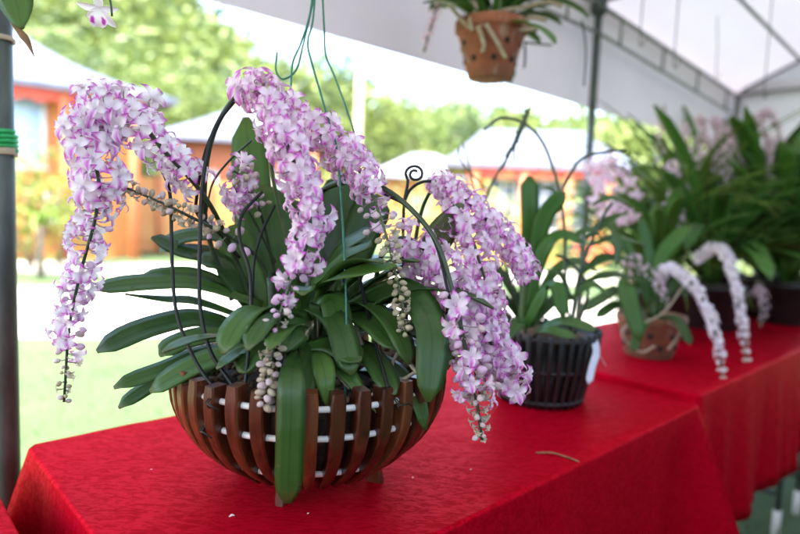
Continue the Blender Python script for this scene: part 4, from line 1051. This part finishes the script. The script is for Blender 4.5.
# ------------------------------------------------------------------ trees
def leafcloud(mb, c, rx, ry, rz, n, size, rnd, clumps=12, spread=.36):
    cl = []
    for k in range(clumps):
        while True:
            q = V((rnd.uniform(-1, 1), rnd.uniform(-1, 1), rnd.uniform(-1, 1)))
            if .25 < q.length < 1: break
        cl.append((q, rnd.random()))
    for i in range(n):
        q, tn = cl[rnd.randrange(clumps)]
        o = V((rnd.gauss(0, spread), rnd.gauss(0, spread), rnd.gauss(0, spread * .8)))
        p = c + V(((q.x * .75 + o.x) * rx, (q.y * .75 + o.y) * ry, (q.z * .75 + o.z) * rz))
        a = V((rnd.gauss(0, 1), rnd.gauss(0, 1), rnd.gauss(0, .7))).normalized(); b = a.orthogonal().normalized(); b = Matrix.Rotation(rnd.uniform(0, 6.28), 3, a) @ b
        s = size * rnd.uniform(.6, 1.3); t = max(0, min(1, .5 * tn + .5 * rnd.random()))
        i0 = [mb.vert(x, (t, 0)) for x in (p - a * s * .5, p + b * s * .28, p + a * s * .6, p - b * s * .28)]
        mb.face(i0)
def tree(base, h, r, mat, label, seed, n=900, size=.4, group='trees in the garden', th=.4, cl=14, name='leafy_tree'):
    rnd = random.Random(seed); t = thing(name, base, label, 'tree', group)
    mb = MB(); top = base + V((rnd.uniform(-.3, .3), rnd.uniform(-.3, .3), h * .7))
    mb.tube(spline([base - V((0, 0, .2)), base.lerp(top, .5) + V((rnd.uniform(-.1, .1), 0, 0)), top], 8), [h * .022 * (1 - .09 * i) for i in range(9)], 8)
    for k in range(6):
        a = rnd.uniform(0, 6.28); q = base.lerp(top, rnd.uniform(.45, .9)); mb.tube(spline([q, q + V((math.cos(a), math.sin(a), .6)) * r * .4, q + V((math.cos(a), math.sin(a), .9)) * r * .75], 4), [h * .010, h * .008, h * .006, h * .004, h * .002], 6)
    mb.build('trunk', M['bark'], t)
    mb = MB(); leafcloud(mb, base + V((0, 0, h * (th + (1 - th) / 2))), r, r, h * (1 - th) / 2, n, size, rnd, cl); mb.build('crown', M[mat], t, smooth=False)
def shrub(base, h, r, mat, label, seed, n=350, size=.14):
    rnd = random.Random(seed); t = thing('garden_shrub', base, label, 'shrub', 'garden shrubs')
    mb = MB()
    for k in range(6):
        a = rnd.uniform(0, 6.28); mb.tube(spline([base, base + V((math.cos(a) * r * .3, math.sin(a) * r * .3, h * .4)), base + V((math.cos(a) * r * .6, math.sin(a) * r * .6, h * .8))], 4), .02, 5)
    mb.build('stem', M['bark'], t)
    mb = MB(); leafcloud(mb, base + V((0, 0, h * .55)), r, r, h * .5, n, size, rnd, 9, .4); mb.build('foliage', M[mat], t, smooth=False)
def gp(x, d):
    p = P(x, 240, d); return V((p.x, p.y, hill(p.x, p.y)))
TREES = [(285, 26, 7.4, 2.2, 'fol_a', 'open crowned tree with sky gaps above the centre spike'), (325, 30, 9.0, 2.4, 'fol_b', 'tall tree with light showing through behind the hanger wires'), (372, 28, 7.0, 2.2, 'fol_a', 'rounded tree just right of the bamboo pole'),
         (420, 40, 8.0, 3.0, 'fol_a', 'broad tree left of the broad pale roof'), (465, 46, 9.5, 3.0, 'fol_b', 'bushy tree standing over the ridge of the small far roof'), (520, 42, 9.2, 2.8, 'fol_a', 'pointed tree above the broad pale roof'), (562, 44, 8.5, 3.2, 'fol_a', 'bushy tree where the tent hem meets the far roof'),
         (625, 24, 5.2, 2.0, 'fol_a', 'bright tree just right of the tent pole beyond the roof'), (175, 34, 9.0, 3.4, 'fol_a', 'light green tree rising behind the left house roof edge'), (220, 40, 9.5, 3.4, 'fol_b', 'tree above the low grey roof at the left centre'), (120, 38, 11, 4.0, 'fol_a', 'large tree over the flared roof'), (60, 36, 12, 4.2, 'fol_b', 'tallest tree at the top left behind the white magenta flower'), (690, 26, 6.0, 2.6, 'fol_a', 'tree hidden mostly by the massed plants at right')]
for i, (x, d, h, r, mt, lb) in enumerate(TREES):
    tree(gp(x, d), h, r, mt, lb, 50 + i, 1700, .24 + d * .004)
SHR = [(30, 9.5, 1.7, .75, 'fol_y', 'yellow green bush beside the left tent pole'), (58, 10.2, 1.5, .6, 'fol_y', 'smaller yellow bush right of the first one by the pole'), (-10, 9.0, 1.9, .8, 'fol_a', 'green bush partly behind the left tent pole'), (448, 11.5, 1.75, .9, 'fol_y', 'yellow green shrub behind the wire curl'), (486, 12.3, 1.75, .9, 'fol_y', 'yellow green shrub left of the orange house front'), (418, 12.0, 1.5, .8, 'fol_a', 'green shrub left of the yellow ones behind the flowers'),
       (182, 16.5, 2.3, .9, 'fol_y', 'yellow green shrub between the two left houses'), (370, 15, 2.2, 1.2, 'fol_a', 'green shrub behind the centre of the orchid'), (300, 15, 2.4, 1.2, 'fol_y', 'yellow green shrub hidden behind the centre spike'), (335, 13, 2.1, 1.0, 'fol_y', 'yellow shrub below the bamboo pole'), (570, 13.2, .8, .6, 'fol_a', 'low shrub at the foot of the orange house'), (640, 9, 1.6, .9, 'fol_a', 'green bush behind the pink orchid spray'), (700, 7.5, 1.9, 1.0, 'fol_a', 'green bush behind the massed tall orchids'), (770, 7.5, 1.9, 1.0, 'fol_a', 'green bush at the right edge behind the tall orchids')]
for i, (x, d, h, r, mt, lb) in enumerate(SHR): shrub(gp(x, d), h, r, mt, lb, 90 + i)
# young palm-like plant by the pole
pb = gp(40, 8.6); pm = thing('young_palm', pb, 'young pale palm with arching fronds in front of the left bushes', 'palm'); rq = random.Random(8)
mb = MB(); mb.tube([pb, pb + V((0, 0, .75))], .05, 8); mb.build('trunk', M['bark'], pm)
for k in range(14):
    az = k * 2.4; mb = MB(); leaf_mb(mb, fan_leaf_pts(pb + V((0, 0, .75)), az, R_(rq.uniform(40, 75)), rq.uniform(.7, 1.0), R_(rq.uniform(80, 130))), .11, tip='point', base=.3); mb.build('frond', M['leaf_fine'], pm)
# forest on the hillside
rf = random.Random(77); mb = MB(); cnt = 0
while cnt < 520:
    az = R_(rf.uniform(-48, 42)); d = rf.uniform(52, 150); x, y = d * math.sin(az), d * math.cos(az)
    if hill(x, y) < 1.0: continue
    h = rf.uniform(5, 10); r = rf.uniform(2.2, 4.2)
    leafcloud(mb, V((x, y, hill(x, y) + h * .5)), r, r, h * .5, 130, 1.1 + d * .006, rf, 7, .42); cnt += 1
kind(tag(mb.build('forest', M['fol_f'], smooth=False), 'hazy green forest covering the hillside behind the houses', 'forest'), 'stuff')

# ------------------------------------------------------------------ light, camera
SUN_EL, SUN_AZ = R_(58), R_(215)      # azimuth clockwise from +Y: behind the camera, to the left
w = bpy.data.worlds.new('World'); SC.world = w; w.use_nodes = True; nt = w.node_tree
sky = nt.nodes.new('ShaderNodeTexSky'); sky.sky_type = 'NISHITA'; sky.sun_disc = False; sky.sun_elevation = SUN_EL; sky.sun_rotation = SUN_AZ
sky.air_density = 1.0; sky.dust_density = 2.5; sky.ozone_density = 1.0
bg = nt.nodes['Background']; nt.links.new(sky.outputs[0], bg.inputs[0]); bg.inputs[1].default_value = .15
ld = bpy.data.lights.new('sun', 'SUN'); ld.energy = 3.4; ld.angle = R_(.5); ld.color = (1, .97, .92)
lo = bpy.data.objects.new('sun', ld); COL.objects.link(lo)
sd = V((math.sin(SUN_AZ) * math.cos(SUN_EL), math.cos(SUN_AZ) * math.cos(SUN_EL), math.sin(SUN_EL)))
lo.rotation_euler = sd.to_track_quat('Z', 'Y').to_euler(); lo.location = (0, 0, 30)
cd = bpy.data.cameras.new('camera'); co = bpy.data.objects.new('camera', cd); COL.objects.link(co)
cd.sensor_fit = 'HORIZONTAL'; cd.sensor_width = 36; cd.lens = FPX / 800 * 36; cd.clip_start = .02; cd.clip_end = 2000
co.matrix_world = Matrix(((RT.x, UP.x, -F.x, CAM.x), (RT.y, UP.y, -F.y, CAM.y), (RT.z, UP.z, -F.z, CAM.z), (0, 0, 0, 1)))
cd.dof.use_dof = True; cd.dof.focus_distance = .82; cd.dof.aperture_fstop = 1.9
SC.camera = co
vs = SC.view_settings; vs.view_transform = 'Standard'; vs.look = 'None'; vs.exposure = 3.3; vs.gamma = 1.0; vs.use_curve_mapping = False
SC.cycles.max_bounces = 10; SC.cycles.transmission_bounces = 8; SC.cycles.diffuse_bounces = 5
SC.cycles.use_denoising = True
